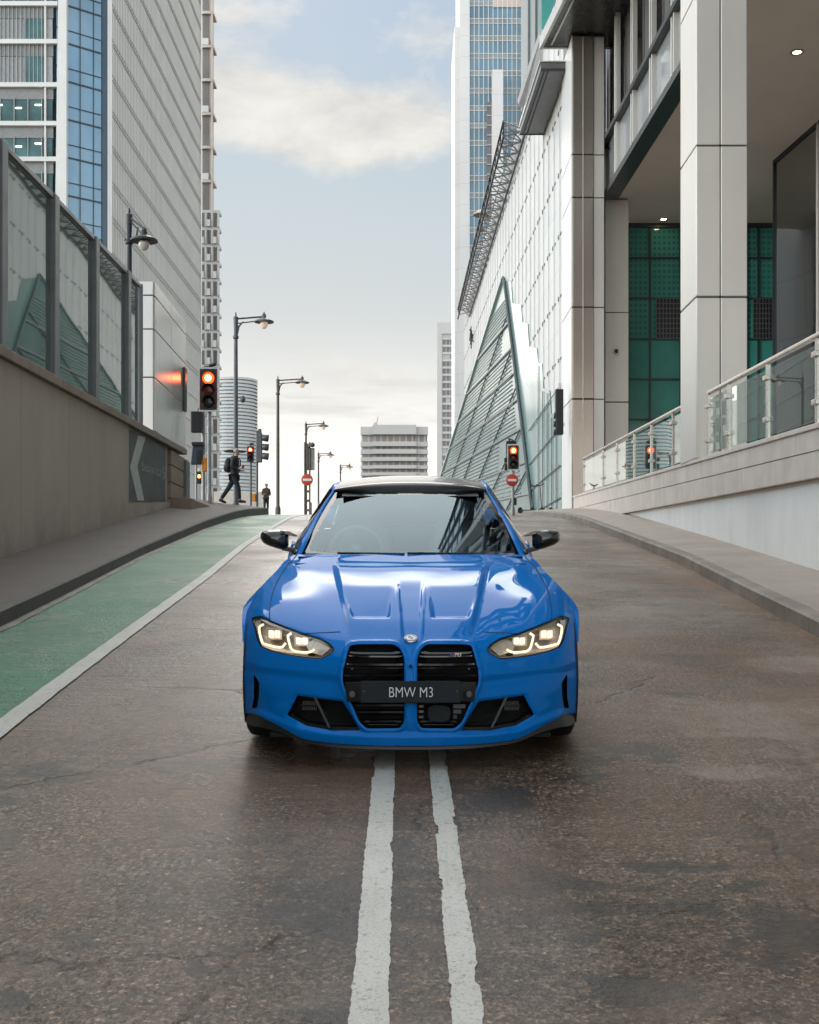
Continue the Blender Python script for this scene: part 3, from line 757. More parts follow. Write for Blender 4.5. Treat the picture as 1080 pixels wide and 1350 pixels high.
balcony_tower('balcony_tower', 'tall brown apartment tower with rounded balconies behind the grey office flank', 264, 281.5, 200, -120, 5.6, ('far_brown', 'far_brown', 'far_white'), 3.5, 1, .6)
balcony_tower('balcony_tower', 'pale apartment tower with stacked balconies below the brown rounded one', 263.5, 288.5, 190, 275, 2.72, ('far_stone', 'far_grey', 'far_white'), 3.0, 3, .08)

# round banded tower
t = thing('round_tower', 'round banded glass tower behind the walking man', 'tower', (FP(303, 800), 812, G))
cx, cy, R_ = FP(305.5, 800), 812, (FP(336, 800)-FP(275, 800))/2
zt = CAMZ+(765-499)*800/FPX
m = MB(); m.lathe([(R_-.9, 0), (R_-.9, zt)], (cx, cy, 0), 40); m.build('glass', 'sky_glass', t, smooth=True, sharp=40)
m = MB(); rr_ = random.Random(3)
n = 62
for i in range(n+1):
    z = zt-i*2.36; 
    m.lathe([(R_-.4, z-.72), (R_+.25, z-.72), (R_+.25, z+.72), (R_-.4, z+.72)], (cx, cy, 0), 40, cap=False)
m.build('floor_bands', 'far_stone', t)

# stepped pale block straight ahead with a crane behind it
t = thing('terraced_block', 'low wide pale office block with stepped horizontal bands straight ahead above the car roof', 'office building', (FP(520, 350), 350, G))
Yb = 350
def xz(px, py): p = W(px, py, Yb); return p.x, p.z
m = MB(); x0, z1 = xz(475.5, 563.5); x1, _ = xz(564.5, 563.5); m.box(x0+.3, x1-.3, Yb+1.4, Yb+16, G-2, z1-.6); m.build('wall', 'far_grey', t)
bands = MB(); wins = MB()
for ya, yb_ in ((562.5, 573), (582.5, 588.5), (592.5, 598.5), (603, 608), (613.5, 618), (623, 627), (632, 637), (643, 650), (656, 664)):
    for pa, pb, dy in ((475.5, 491.5, .0), (491.5, 549, -1.0), (549, 564.5, .0)):
        a, z_ = xz(pa, ya-(2 if dy < 0 and ya < 570 else 0)); b, zb = xz(pb, yb_); bands.box(a, b, Yb+dy, Yb+1.6, zb, z_)
for ya, yb_ in ((573, 582.5), (588.5, 592.5), (598.5, 603), (608, 613.5), (618, 623), (627, 632), (637, 643), (650, 656)):
    for pa, pb in ((476.5, 490), (493, 547.5), (550, 563.5)):
        wins = MB(); a, z_ = xz(pa, ya); b, zb = xz(pb, yb_); wins.box(a, b, Yb+1.2, Yb+1.5, zb, z_); wins.build('window_strip', 'strip_windows', t)
bands.build('floor_bands', 'far_stone', t)
t = thing('tower_crane', 'small crane jib tilting over the pale terraced block', 'crane', (FP(496, 380), 380, G))
m = MB(); p0, p1 = W(495, 566, 380), W(498.5, 549, 380); m.tube([Vector((p0.x, p0.y, 4)), p0], .5, 6); m.build('mast', 'far_brown', t)
m = MB(); m.tube([p0, p1], [.35, .12], 6); m.tube([W(494.2, 557, 380), p0], .3, 6); m.build('jib', 'far_brown', t)

# slim tower right of centre
t = thing('slim_tower', 'slim pale concrete tower with small windows, next to the glass wedge', 'tower', (FP(590, 600), 600, G))
Yt = 600; x0, z1 = W(577, 427, Yt).x, W(577, 427, Yt).z; x1 = W(604, 427, Yt).x
m = MB(); m.box(x0, x1, Yt, Yt+14, G-2, z1); m.build('wall', 'far_grey', t)
m = MB(); m.box(x0-.2, x0+2.2, Yt-.4, Yt, G-2, z1+.6); m.box(x0, x1, Yt-.5, Yt, z1-5, z1+.6); m.build('trim', 'far_stone', t)
m = MB(); m2 = MB()
n = 44
for i in range(n):
    z = z1-7-i*3.6; rr = random.Random(i)
    m2.box(x0+2.4, x1, Yt-.35, Yt, z-.9, z)
    for k in range(4):
        a = lerp(x0+2.6, x1, k/4); 
        if rr.random() < .85: m.box(a, a+1.4, Yt-.15, Yt+.1, z-3.2, z-1)
m.build('windows', 'far_dark', t); m2.build('floor_bands', 'far_stone', t)
# ================================================================== right: tall glass tower behind
Yt = 260; FX_ = lambda px: FP(px, Yt)
t = thing('glass_tower', 'tall tower with white stone corners and pale blue glass behind the lattice eave', 'office tower', (FX_(655), Yt, G))
zt = CAMZ+(765+130)*Yt/FPX
def zpx(y): return CAMZ+(765-y)*Yt/FPX
m = MB()
m.box(FX_(606), FX_(619), Yt-.6, Yt+22, G-2, zt); m.box(FX_(599.5), FX_(606), Yt+.4, Yt+20, G-2, zpx(34)); m.box(FX_(687), FX_(700), Yt-2.2, Yt+22, G-2, zt)
m.build('stone_corner', 'stone_courses', t)
m = MB(); m.box(FX_(648), FX_(662), Yt-3.2, Yt-.4, G-2, zpx(100)); m.build('stone_pilaster', 'stone_courses', t)
n = 0; z = G; xa, xb = FX_(619), FX_(687.5)
rr = random.Random(11)
while z < zt:
    m = MB(); m.box(xa, xb, Yt+.05, Yt+.3, z, z+3.76); m.build('glass_band', 'sky_glass', t); n += 1
    m = MB(); m.box(xa, xb, Yt-.02, Yt+.06, z, z+1.05); m.build('spandrel', 'far_glass', t)
    z += 3.76
m = MB()
k = int((zt-G)/3.76)
for i in range(k): 
    for dz in (0, 1.05): m.box(xa, xb, Yt-.10, Yt+.02, G+i*3.76+dz-.06, G+i*3.76+dz+.06)
for j in range(12):
    x_ = lerp(xa, xb, j/11); m.box(x_-.07, x_+.07, Yt-.25, Yt+.02, G, zt)
m.build('mullions', 'facade_white', t)
m = MB(); m.box(FX_(642), FX_(648), Yt-.35, Yt+.1, G, zpx(135)); m.build('recess', 'far_dark', t)
m = MB()
for i in range(34): m.box(FX_(642), FX_(648), Yt-.6, Yt-.3, zpx(140)-i*2.1-.25, zpx(140)-i*2.1)
m.build('recess_bands', 'far_grey', t)
m = MB(); m.box(FX_(650), FX_(687), Yt-.2, Yt-.05, zpx(10), zpx(-16)); m.build('copper_panel', 'far_brown', t)
# dish on the roofscape
t = thing('rooftop_dish', 'round bronze dish with a mast above the lattice eave of the white facade', 'dish', W(640, 292, 110))
c = W(637, 281, 110)
m = MB(); m.lathe([(.05, .55), (.5, .42), (.85, .1), (.9, 0), (.8, .04), (.4, .3), (.05, .4)], c-Vector((0, 0, .2)), 20); m.build('bowl', 'far_brown', t, smooth=True)
m = MB(); m.tube([c+Vector((.3, 0, .3)), W(650, 272, 110), W(652, 300, 110)], .08, 6); m.tube([c, W(634, 306, 110)], .12, 6); m.ball(W(634.5, 303, 110), .3); m.build('mast', 'lamp_grey', t)

# ================================================================== white facade building with lattice eave and glass wedge
def xf(y): return 6.845-.025*y
def yf(px): return 6.845/((px-540)/FPX+.025)
def F(px, py, off=0.0): Y = yf(px); p = W(px, py, Y); return Vector((p.x-off, p.y, p.z))
fb = thing('white_facade_building', 'long bright white panelled building with a black lattice eave along its top', 'building', (xf(70), 70, 4))
t = NT('facade_panels')
o_ = t.sep(); v_ = t.comb(o_[1], o_[2], 0.0)
br = t.n.new('ShaderNodeTexBrick'); t.l.new(v_, br.inputs['Vector']); br.offset = 0; br.squash = 1
for k_, v in (('Scale', 1.0), ('Brick Width', 1.5), ('Row Height', 2.35), ('Mortar Size', .012), ('Mortar Smooth', .1)): br.inputs[k_].default_value = v
br.inputs['Color1'].default_value = (.64, .63, .60, 1); br.inputs['Color2'].default_value = (.59, .58, .555, 1); br.inputs['Mortar'].default_value = (.40, .39, .37, 1)
st_ = t.noise(1, 3, .5, co=t.mapping(scale=(1, 2.6, .05)))
t.set(color=t.mix(t.ramp(st_, [(.4, 0.0), (.7, .35)]), br.outputs['Color'], (.54, .53, .505)), rough=.42)
ZE = 24.0
FBM = Matrix.Identity(4)
yA, yB = 44.9, 97.5
m = MB(); m.hexa([(xf(yA), yA, 3), (xf(yA)+1.2, yA, 3), (xf(yB)+14, yB, 3), (xf(yB), yB, 3), (xf(yA), yA, ZE), (xf(yA)+1.2, yA, ZE), (xf(yB)+14, yB, ZE-.4), (xf(yB), yB, ZE-.4)])
m.build('panel_wall', 'facade_panels', fb)
m = MB()        # short open joints that read as dashed lines across the wall
for i in range(9):
    z = 5.2+i*2.35
    y = yA+.4
    while y < yB-1:
        m.box(xf(y)-.03, xf(y)+.05, y, y+.75, z-.035, z+.035); m.box(xf(y)-.05, xf(y)+.05, y+.62, y+.80, z-.07, z+.07); y += 1.5
m.build('joint_dashes', 'frame_grey', fb)
m = MB(); y = yA+.75
while y < yB:
    m.box(xf(y)-.035, xf(y)+.02, y-.03, y+.03, 8, ZE-.2); y += 1.5
m.build('panel_ribs', 'facade_white', fb)
# lattice eave
m = MB()
A0, A1 = F(684, 160, .75), F(614, 408, .62)
B0, B1 = F(697, 172, .12), F(621, 417, .12)
n = 26
for P0, P1 in ((A0, A1), (B0, B1)): m.bar(P0, P1, .09, .09)
dn = Vector((0, 0, -1.0))
m.bar(A0+dn*.75, A1+dn*.75, .09, .09)
for i in range(n):
    a0, a1 = A0.lerp(A1, i/n), A0.lerp(A1, (i+1)/n); b0, b1 = B0.lerp(B1, i/n), B0.lerp(B1, (i+1)/n)
    m.bar(a0, b1, .05, .05); m.bar(b0, a1, .05, .05); m.bar(a0, b0, .05, .05)
    m.bar(a0+dn*.75, b0, .06, .06); m.bar(a0, a0+dn*.75, .06, .06); m.bar(a0+dn*.75, a1, .05, .05)
m.build('lattice_eave', 'lamp_black', fb)
m = MB()
for q in range(3):
    a = F(624+q*1.0, 434+q*5, .15); m.bar(a+Vector((0, 0, .2)), a+Vector((-.10, .3, -.8)), .06, .05); m.bar(a+Vector((-.12, 0, 0)), a+Vector((.1, .4, -.3)), .05, .05)
m.build('wall_bracket', 'lamp_black', fb)
# glazing at the foot of the facade, a stepped reflection put into its outline
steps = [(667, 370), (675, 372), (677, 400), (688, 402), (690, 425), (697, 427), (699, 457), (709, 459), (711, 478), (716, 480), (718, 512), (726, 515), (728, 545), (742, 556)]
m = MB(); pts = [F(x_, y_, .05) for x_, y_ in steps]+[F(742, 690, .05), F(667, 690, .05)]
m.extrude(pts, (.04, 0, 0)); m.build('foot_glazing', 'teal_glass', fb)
m = MB()
for px in range(712, 742, 6):
    yt = interp(px, [(a, b) for a, b in steps]); m.bar(F(px, yt+4, .08), F(px, 685, .08), .03, .03)
for ya, yb_ in ((560, 500), (605, 555), (640, 605), (672, 648)):
    m.bar(F(700, ya+8, .1), F(742, yb_+8, .1), .035, .035)
m.build('glazing_bars', 'frame_grey', fb)
# the wedge
APX = F(667, 365, .1); RF = F(708, 690, .12); LF = W(560, 700, 112)
wd = thing('glass_wedge', 'leaning triangular wedge of teal glass and blinds at the foot of the white facade', 'glass canopy', ((RF+LF)/2).to_tuple())
N_ = (RF-APX).cross(LF-APX).normalized()
if N_.y > 0: N_ = -N_
def TP(u, v): return APX.lerp(LF.lerp(RF, u), v)       # u across the foot, v from the apex down
def bandpt(u, z):       # point on the sloping ray u at height z
    e = LF.lerp(RF, u); k = (APX.z-z)/(APX.z-e.z); return APX.lerp(e, k)
LEV = [(.22, 'blind'), (.335, 'teal_glass'), (.44, 'teal_glass'), (.55, 'blind'), (.665, 'blind'), (.79, 'teal_glass'), (.90, 'blind'), (1.0, 'teal_glass')]
m = MB(); m.poly([APX-N_*.05, LF-N_*.05, RF-N_*.05]); m.build('backing', 'far_grey', wd)
prev = 0
for q, (v, mt_) in enumerate(LEV):
    m = MB()
    if prev == 0: m.extrude([APX, TP(0, v), TP(1, v)], N_*-.03)
    else: m.extrude([TP(0, prev), TP(0, v), TP(1, v), TP(1, prev)], N_*-.03)
    m.build('glass_row', 'wedge_glass', wd)
    sl = MB()
    k0 = prev if prev else .10
    nn = max(4, int((v-k0)*70))
    for i in range(nn):
        vv = lerp(k0, v, (i+.4)/nn)
        a, b = (.06, .95) if mt_ == 'blind' else (.05, .80 if q % 2 else .96)
        sl.bar(TP(a, vv)+N_*.03, TP(b, vv)+N_*.03, .02, .05 if mt_ == 'blind' else .035)
    sl.build('blinds', 'blind' if mt_ == 'blind' else 'blind_teal', wd)
    m = MB(); m.bar(TP(0, v)+N_*.05, TP(1, v)+N_*.05, .08, .09); m.build('transom', 'spandrel_grey', wd)
    prev = v
m = MB()
foot_dir = (RF-LF)
# bars parallel to the left edge
for q in (.18, .34, .5, .66, .82):
    a = APX.lerp(RF, q); b = LF.lerp(RF, q)
    # parallel to left edge: from a point on the right edge to a point on the foot
    m.bar(a+N_*.06, LF.lerp(RF, q)+N_*.06, .06, .05)
m.build('glazing_bars', 'lamp_grey', wd)
m = MB(); m.bar(APX+N_*.05, RF+N_*.05, .09, .09); m.build('fold_edge', 'frame_grey', wd)
E2 = (LF-RF).normalized()
m = MB(); m.hexa([APX, APX+E2*.25, LF+E2*.9, LF, APX+N_*.12, APX+E2*.25+N_*.12, LF+E2*.9+N_*.12, LF+N_*.12]); m.build('edge_beam', 'facade_white', wd)
m = MB(); m.hexa([APX+E2*.25, APX+E2*.5+Vector((.5, 1, 0)), LF+E2*2.2+Vector((.8, 2, 0)), LF+E2*.9, APX+E2*.25+N_*.08, APX+E2*.5+N_*.08+Vector((.5, 1, 0)), LF+E2*2.2+N_*.08+Vector((.8, 2, 0)), LF+E2*.9+N_*.08])
m.build('side_sheet', 'facade_panels', wd)

# ================================================================== colonnade building on the right
ob = thing('colonnade_building', 'metal clad office building on tall columns with brown soffit and green glass', 'office building', (8, 30, 3))
ZS = 15.2
def par_top(y): return 3.52+(y-15.2)*.0352
def par_bot(y): return 2.83+(y-15.2)*.0262
def column(x0, x1, y0, y1, z0, z1, joints, mfront, mside=None, split=None):
    m = MB(); zz = [z0]+joints+[z1]
    for a, b in zip(zz, zz[1:]):
        if split:
            m.box(x0, x0+split-.006, y0, y1, a+.012, b-.012); m.box(x0+split+.006, x1, y0, y1, a+.012, b-.012)
        else: m.box(x0, x1, y0, y1, a+.012, b-.012)
    c = m.build('column', mfront, ob, bevel=.02)
    m = MB(); m.box(x0+.03, x1-.03, y0+.03, y1-.03, z0, z1); m.build('column_core', 'joint', c)
    return c
column(5.30, 6.245, 22.3, 23.6, 3.775, 34, [6.77, 9.57, 12.4, 15.3, 18.2, 21.1, 24], 'column_metal', split=.45)
column(5.1, 6.1, 1.6, 2.9, 2.9, 34, [6.1, 8.9, 11.7, 14.6], 'column_metal', split=.45)
# corner column: pale flank, dark front
JC = [7.86, 11.07, 14.9, 16.4]
m = MB(); zz = [3.6]+JC+[20.55]
for a, b in zip(zz, zz[1:]): m.box(5.69, 6.42, 42.1, 44.8, a+.015, b-.015)
c1 = m.build('column', 'column_dark', ob, bevel=.02)
m = MB()
for a, b in zip(zz, zz[1:]): m.box(5.655, 5.686, 42.1, 44.8, a+.02, b-.02)
m.build('pale_flank', 'white_panel', c1)
m = MB()
for a, b in zip(zz, zz[1:]): m.box(6.44, 6.80, 42.16, 44.7, a+.02, b-.02)
m.box(6.04, 6.07, 42.07, 42.1, 3.6, 20.5)
m.build('pale_edge', 'column_metal', c1)
m = MB(); m.box(5.72, 6.78, 42.2, 44.6, 3.6, 20.5); m.build('column_core', 'joint', c1)
c2 = column(6.99, 7.83, 43.1, 44.3, 4.5, ZS-.05, [7.9, 11.1], 'column_metal')
cm_ = W(812.5, 463, 43.0)
t = thing('dome_camera', 'small dark dome camera on the grey column beside the green glass', 'security camera', cm_)
m = MB(); m.lathe([(.115, .08), (.115, 0), (.10, -.02)], cm_, 16, axis='y'); m.build('base', 'white_panel', t, smooth=True, sharp=40)
m = MB(); m.ball(cm_+Vector((0, -.02, 0)), (.075, .09, .075)); m.build('dome', 'signal_black', t, smooth=True)
# soffit, balcony band and windows above
xs0 = lambda y: 7.32-(y-32.6)*.028       # edge of the upper floors
m = MB(); m.hexa([(xs0(-14), -14, ZS), (26, -14, ZS), (26, 46.3, ZS), (xs0(46.3), 46.3, ZS), (xs0(-14), -14, ZS+.6), (26, -14, ZS+.6), (26, 46.3, ZS+.6), (xs0(46.3), 46.3, ZS+.6)])
m.build('soffit', 'soffit_brown', ob)
m = MB(); m.hexa([(xs0(-14)-.14, -14, ZS-.10), (xs0(-14)+.42, -14, ZS-.06), (xs0(43.6)+.42, 43.6, ZS-.06), (xs0(43.6)-.14, 43.6, ZS-.10),
                  (xs0(-14)-.14, -14, ZS+.12), (xs0(-14)+.42, -14, ZS+.12), (xs0(43.6)+.42, 43.6, ZS+.12), (xs0(43.6)-.14, 43.6, ZS+.12)])
m.build('edge_beam', 'frame_dark', ob)
BAY = 2.6; yw = 43.4-BAY*np.arange(0, 22)
for i in range(len(yw)-1):
    b, a = yw[i], yw[i+1]
    m = MB(); m.extrude([(xs0(a)-.02, a, ZS+.1), (xs0(b)-.02, b, ZS+.1), (xs0(b)-.02, b, ZS+1.75), (xs0(a)-.02, a, ZS+1.75)], (.06, 0, 0)); m.build('spandrel', 'spandrel_glass', ob)
    for fl in range(3):
        z0 = ZS+1.9+fl*4.0
        m = MB(); m.extrude([(xs0(a)+.1, a, z0), (xs0(b)+.1, b, z0), (xs0(b)+.1, b, z0+3.9), (xs0(a)+.1, a, z0+3.9)], (.06, 0, 0)); m.build('window', 'window_dark', ob)
    m = MB(); 
    for off_, w_ in ((.0, .10), (.28, .06)):
        m.bar((xs0(b)-.08, b-off_, ZS+.1), (xs0(b)-.08, b-off_, 29), .16, w_)
    m.build('fin', 'column_metal', ob, bevel=.01)
m = MB(); m.bar((xs0(-13)-.12, -13, ZS+1.82), (xs0(43.4)-.12, 43.4, ZS+1.82), .22, .16); m.build('sill_rail', 'frame_dark', ob)
m = MB(); m.hexa([(xs0(-13)+.3, -13, ZS+.7), (25, -13, ZS+.7), (25, 44.6, ZS+.7), (xs0(44.6)+.3, 44.6, ZS+.7), (xs0(-13)+.3, -13, 33), (25, -13, 33), (25, 44.6, 33), (xs0(44.6)+.3, 44.6, 33)])
m.build('upper_core', 'window_dark', ob)
# the tall glass storeys that carry on above, out of sight but mirrored in the car
for i in range(0, len(yw)-2, 2):
    b, a = yw[i], yw[i+2]
    m = MB(); m.extrude([(xs0(a)-.6, a, 33.1), (xs0(b)-.6, b, 33.1), (xs0(b)-.6, b, 64), (xs0(a)-.6, a, 64)], (8, 0, 0)); m.build('upper_glazing', 'blue_glass', ob)
    m = MB(); m.bar((xs0(b)-.75, b-.2, 29), (xs0(b)-.75, b-.2, 64.5), .30, .55); m.build('upper_fin', 'lamp_black', ob)
m = MB()
for z_ in range(36, 64, 5): m.bar((xs0(-9)-.62, -9, z_), (xs0(43)-.62, 43, z_), .14, .18)
m.build('upper_floor_lines', 'frame_dark', ob)
# overhanging eaves
m = MB(); pl = [(4.75, 43.2), (7.5, 43.2), (7.5, 20), (7.2, 20)]
m.extrude([(x_, y_, 20.6) for x_, y_ in pl], (0, 0, .5)); m.build('dark_eave', 'dark_soffit', ob)
m = MB(); m.bar((4.70, 43.2, 20.75), (7.15, 20, 20.75), .10, .42); m.bar((5.05, 42.9, 20.585), (7.2, 21, 20.585), .07, .04); m.bar((4.75, 43.2, 20.60), (7.4, 43.2, 20.60), .12, .05); m.build('eave_trim', 'pale_metal', ob)
ev = thing('roof_canopy', 'dark grey flat roof canopy with striped underside jutting from the white facade top', 'canopy', (5.2, 47, 20))
m = MB(); m.hexa([(4.76, 43.75, 20.02), (5.72, 43.75, 20.02), (5.66, 50, 20.02), (4.57, 50, 20.02), (4.76, 43.75, 20.3), (5.72, 43.75, 20.3), (5.66, 50, 20.3), (4.57, 50, 20.3)]); m.build('soffit', 'grey_soffit', ev)
m = MB(); 
for f_ in (.0, .15, .3): m.bar((lerp(4.76, 5.7, f_), 43.75, 20.0), (lerp(4.57, 5.6, f_), 50, 20.0), .035, .04)
m.bar((4.76, 43.76, 20.05), (5.72, 43.76, 20.05), .05, .10); m.bar((4.57, 50, 20.05), (5.66, 50, 20.05), .06, .12)
m.build('edge_strips', 'frame_dark', ev)
m = MB(); m.hexa([(4.72, 43.7, 20.32), (5.72, 43.7, 20.32), (5.66, 50, 20.32), (4.54, 50, 20.32), (4.72, 43.7, 20.36), (5.72, 43.7, 20.36), (5.66, 50, 20.36), (4.54, 50, 20.36)]); m.build('top_sheet', 'pale_metal', ev)
# sloped fascia and white upper storey further back
uf = thing('white_upper_block', 'white upper storey with vertical joints and a green window above the grey roof canopy', 'building', (7, 62, 24))
m = MB(); Yu = 62; FU = lambda px: FP(px, Yu)
m.hexa([(FU(687), Yu, 24), (FU(726), Yu, 24), (FU(740)+.8, Yu+8, 24), (FU(687)+.85, Yu+8, 24), (FU(687), Yu, 46), (FU(726), Yu, 46), (FU(740)+.8, Yu+8, 46), (FU(687)+.85, Yu+8, 46)]); m.build('wall', 'facade_white', uf)
m = MB()
for px in (697.5, 707): m.box(FU(px)-.05, FU(px)+.05, Yu-.04, Yu, 24, 46)
m.build('joints', 'frame_grey', uf)
m = MB(); m.box(FU(713), FU(735), Yu-.5, Yu-.05, W(0, 47, Yu).z, 46); m.build('window', 'green_glass', uf)
m = MB(); m.box(FU(711.5), FU(736), Yu-.6, Yu-.4, W(0, 50, Yu).z, W(0, 46, Yu).z); m.build('window_sill', 'pale_metal', uf)
m = MB(); q = [W(684, 138, 54), W(690, 144, 54), W(722, 76, 50), W(713, 48, 50)]; m.extrude(q, (.0, .8, .5)); m.build('sloped_fascia', 'sheet_grey', uf)
# back wall of green glass
YG = 46.2
gx0, gx1 = 6.9, 26; gz = [4.0]+[CAMZ+(765-y_)*YG/FPX for y_ in (553, 500, 447, 393, 340, 295)]
gxs = [FP(p, YG) for p in (828, 857, 897, 940, 985, 1000, 1032, 1075, 1120, 1160)]
for a, b in zip(gz, gz[1:]):
    for c, d in zip(gxs, gxs[1:]):
        m = MB(); m.box(c+.02, d-.02, YG+.06, YG+.1, a+.02, b-.02); m.build('green_pane', 'green_frit' if a in (gz[5], gz[4], gz[3]) else 'green_glass', ob)
m = MB()
m.box(gxs[0], gxs[-1], YG-.06, YG+.29, ZS-.16, ZS+.1)
for x_ in gxs: m.box(x_-.035, x_+.035, YG-.05, YG+.05, 4, ZS)
for z_ in gz[1:-1]: m.box(gxs[0], gxs[-1], YG-.03, YG+.05, z_-.03, z_+.03)
m.build('green_wall_frame', 'frame_dark', ob)
m = MB(); m.box(gxs[0], 26, YG+.3, YG+.5, 3, ZS); m.build('green_wall_back', 'window_dark', ob)
for pa, pb in ((865, 897), (993, 1022)):
    x0, x1 = FP(pa, YG), FP(pb, YG); z0, z1 = gz[3]+.02, gz[4]-.02
    m = MB(); m.box(x0, x1, YG-.02, YG+.04, z0, z1); v = m.build('vent_panel', 'vent', ob)
    m = MB()
    for i in range(8): m.box(lerp(x0, x1, i/7)-.018, lerp(x0, x1, i/7)+.018, YG-.07, YG-.02, z0, z1)
    for i in range(9): m.box(x0, x1, YG-.06, YG-.02, lerp(z0, z1, i/8)-.018, lerp(z0, z1, i/8)+.018)
    m.build('vent_grid', 'frame_grey', v)
# glass box on the far right
bx = lambda y: 11.9+(39.3-y)*.09
gb = [39.3-3.35*i for i in range(0, 12)]
for i, (b, a) in enumerate(zip(gb, gb[1:])):
    m = MB(); m.extrude([(bx(a), a+.02, 3.6), (bx(b), b-.02, 3.6), (bx(b), b-.02, ZS-.02), (bx(a), a+.02, ZS-.02)], (.03, 0, 0)); m.build('tall_pane', 'box_glass', ob)
    m = MB(); m.bar((bx(a), a, 3.6), (bx(a), a, ZS), .12, .14); m.build('tall_mullion', 'column_metal', ob)
m = MB(); m.bar((bx(39.3), 39.3, 3.6), (bx(39.3), 39.3, ZS), .1, .1); m.bar((bx(39.3), 39.3, ZS-.04), (bx(3), 3, ZS-.04), .12, .12); m.build('box_trim', 'lamp_black', ob)
m = MB(); m.extrude([(bx(39.3)+.05, 39.32, 3.6), (26, 39.32, 3.6), (26, 39.32, ZS), (bx(39.3)+.05, 39.32, ZS)], (0, .04, 0)); m.build('box_end', 'box_glass', ob)
# downlights
for (px, py) in ((1051, 68), (875, 288.5)):
    Y = (ZS-CAMZ)*FPX/(765-py); p = W(px, py, Y)
    t = thing('ceiling_downlight', 'lit round downlight high in the brown soffit above the dark glass box' if px > 1000 else 'lit round downlight at the back of the brown soffit over the green glass', 'ceiling light', p, group='lit downlights in the brown soffit')
    m = MB(); m.lathe([(.17, -.005), (.17, -.03), (.12, -.03), (.11, -.008)], p, 18); m.build('trim_ring', 'steel', t, smooth=True, sharp=40)
    m = MB(); m.lathe([(.10, -.02), (.10, -.012)], p, 16); m.build('lamp', 'downlight_glow', t)
# terrace with parapet and railing
m = MB(); ty = [-12+2*i for i in range(0, 30)]
m.grid([[Vector((xwr(y)+.1, y, par_top(y)-.06)), Vector((26, y, par_top(y)-.06))] for y in ty]); m.build('terrace_floor', 'terrace', kind='structure')
wl = thing('white_side_wall', 'smooth white rendered wall beneath the stone parapet', 'wall', (xwr(15)+.2, 15, 1.5))
m = MB(); wy = [-12, -4, 4, 10, 14, 18, 22, 26, 30, 34, 38]
for a, b in zip(wy, wy[1:]):
    m.hexa([(xwr(a), a, zr(a)-.3), (xwr(a)+.4, a, zr(a)-.3), (xwr(b)+.4, b, zr(b)-.3), (xwr(b), b, zr(b)-.3), (xwr(a), a, par_bot(a)), (xwr(a)+.4, a, par_bot(a)), (xwr(b)+.4, b, par_bot(b)), (xwr(b), b, par_bot(b))])
m.build('wall_face', 'white_render', wl)
pp = thing('stone_parapet', 'pale stone parapet in two courses under the glass railings', 'parapet', (xwr(30), 30, 3.2))
m = MB(); L_ = 1.16
y = -11.0; k = 0
while y < 44.2:
    y1 = min(y+L_, 44.6)
    for c_ in range(2):
        def zc_(yy, t_): return lerp(par_bot(yy), par_top(yy), t_)
        t0, t1 = (0, .5) if c_ == 0 else (.5, .93)
        o2 = .10 if c_ == 0 else .11
        sh = .58 if c_ else 0
        a, b = y+sh+.005, min(y1+sh-.005, 45.2)
        m.hexa([(xwr(a)-o2, a, zc_(a, t0)+.008), (xwr(a)+.2, a, zc_(a, t0)+.008), (xwr(b)+.2, b, zc_(b, t0)+.008), (xwr(b)-o2, b, zc_(b, t0)+.008),
                (xwr(a)-o2, a, zc_(a, t1)), (xwr(a)+.2, a, zc_(a, t1)), (xwr(b)+.2, b, zc_(b, t1)), (xwr(b)-o2, b, zc_(b, t1))])
    y = y1
m.build('stone_course', 'stone', pp, bevel=.006)
m = MB(); m.bar((xwr(-12)+.02, -12, par_top(-12)-.03), (xwr(45)+.02, 45, par_top(45)-.03), .32, .07, up=(0, 0, 1)); m.build('capping', 'stone', pp, bevel=.01)
m = MB(); m.hexa([(xwr(-12)-.06, -12, par_bot(-12)+.03), (xwr(-12)+.3, -12, par_bot(-12)+.03), (xwr(45)+.3, 45, par_bot(45)+.03), (xwr(45)-.06, 45, par_bot(45)+.03),
                  (xwr(-12)-.06, -12, par_top(-12)-.08), (xwr(-12)+.3, -12, par_top(-12)-.08), (xwr(45)+.3, 45, par_top(45)-.08), (xwr(45)-.06, 45, par_top(45)-.08)])
m.build('joint_core', 'pier_stone', pp)
yr = lambda px: 4.85/((px-540)/FPX-.02)
def railing(name, label, ys_):
    t = thing(name, label, 'railing', (xwr(ys_[0]), ys_[0], par_top(ys_[0])))
    XR = -.02
    def R(y, h, o=0): return Vector((xwr(y)+XR+o, y, par_top(y)+h))
    for y in ys_:
        m = MB(); m.bar(R(y, 0), R(y, 1.13), .05, .09); p = m.build('post', 'steel', t, bevel=.006)
        for h in (.3, .92):
            m = MB(); m.bar(R(y-.10, h, -.03), R(y+.10, h, -.03), .06, .07); m.build('clamp', 'steel', p, bevel=.008)
    for a, b in zip(ys_, ys_[1:]):
        m = MB(); m.extrude([R(a+.07, .07), R(b-.07, .07), R(b-.07, 1.05), R(a+.07, 1.05)], (.014, 0, 0)); m.build('glass_panel', 'rail_glass', t)
    m = MB(); m.bar(R(ys_[0], 1.16), R(ys_[-1], 1.16), .09, .06); m.build('handrail', 'steel', t, bevel=.015)
railing('glass_railing', 'glass balustrade with steel handrail between the grey column and the corner column', [23.75]+[yr(p) for p in (880, 852, 830, 808, 790, 765)])
railing('glass_railing', 'glass balustrade with steel handrail climbing in front of the dark glass box', [-2.4, 0, 2.4, 4.9, 7.4, 9.8, 12.2, 13.7]+[yr(p) for p in (1066, 1002, 952, 926)])
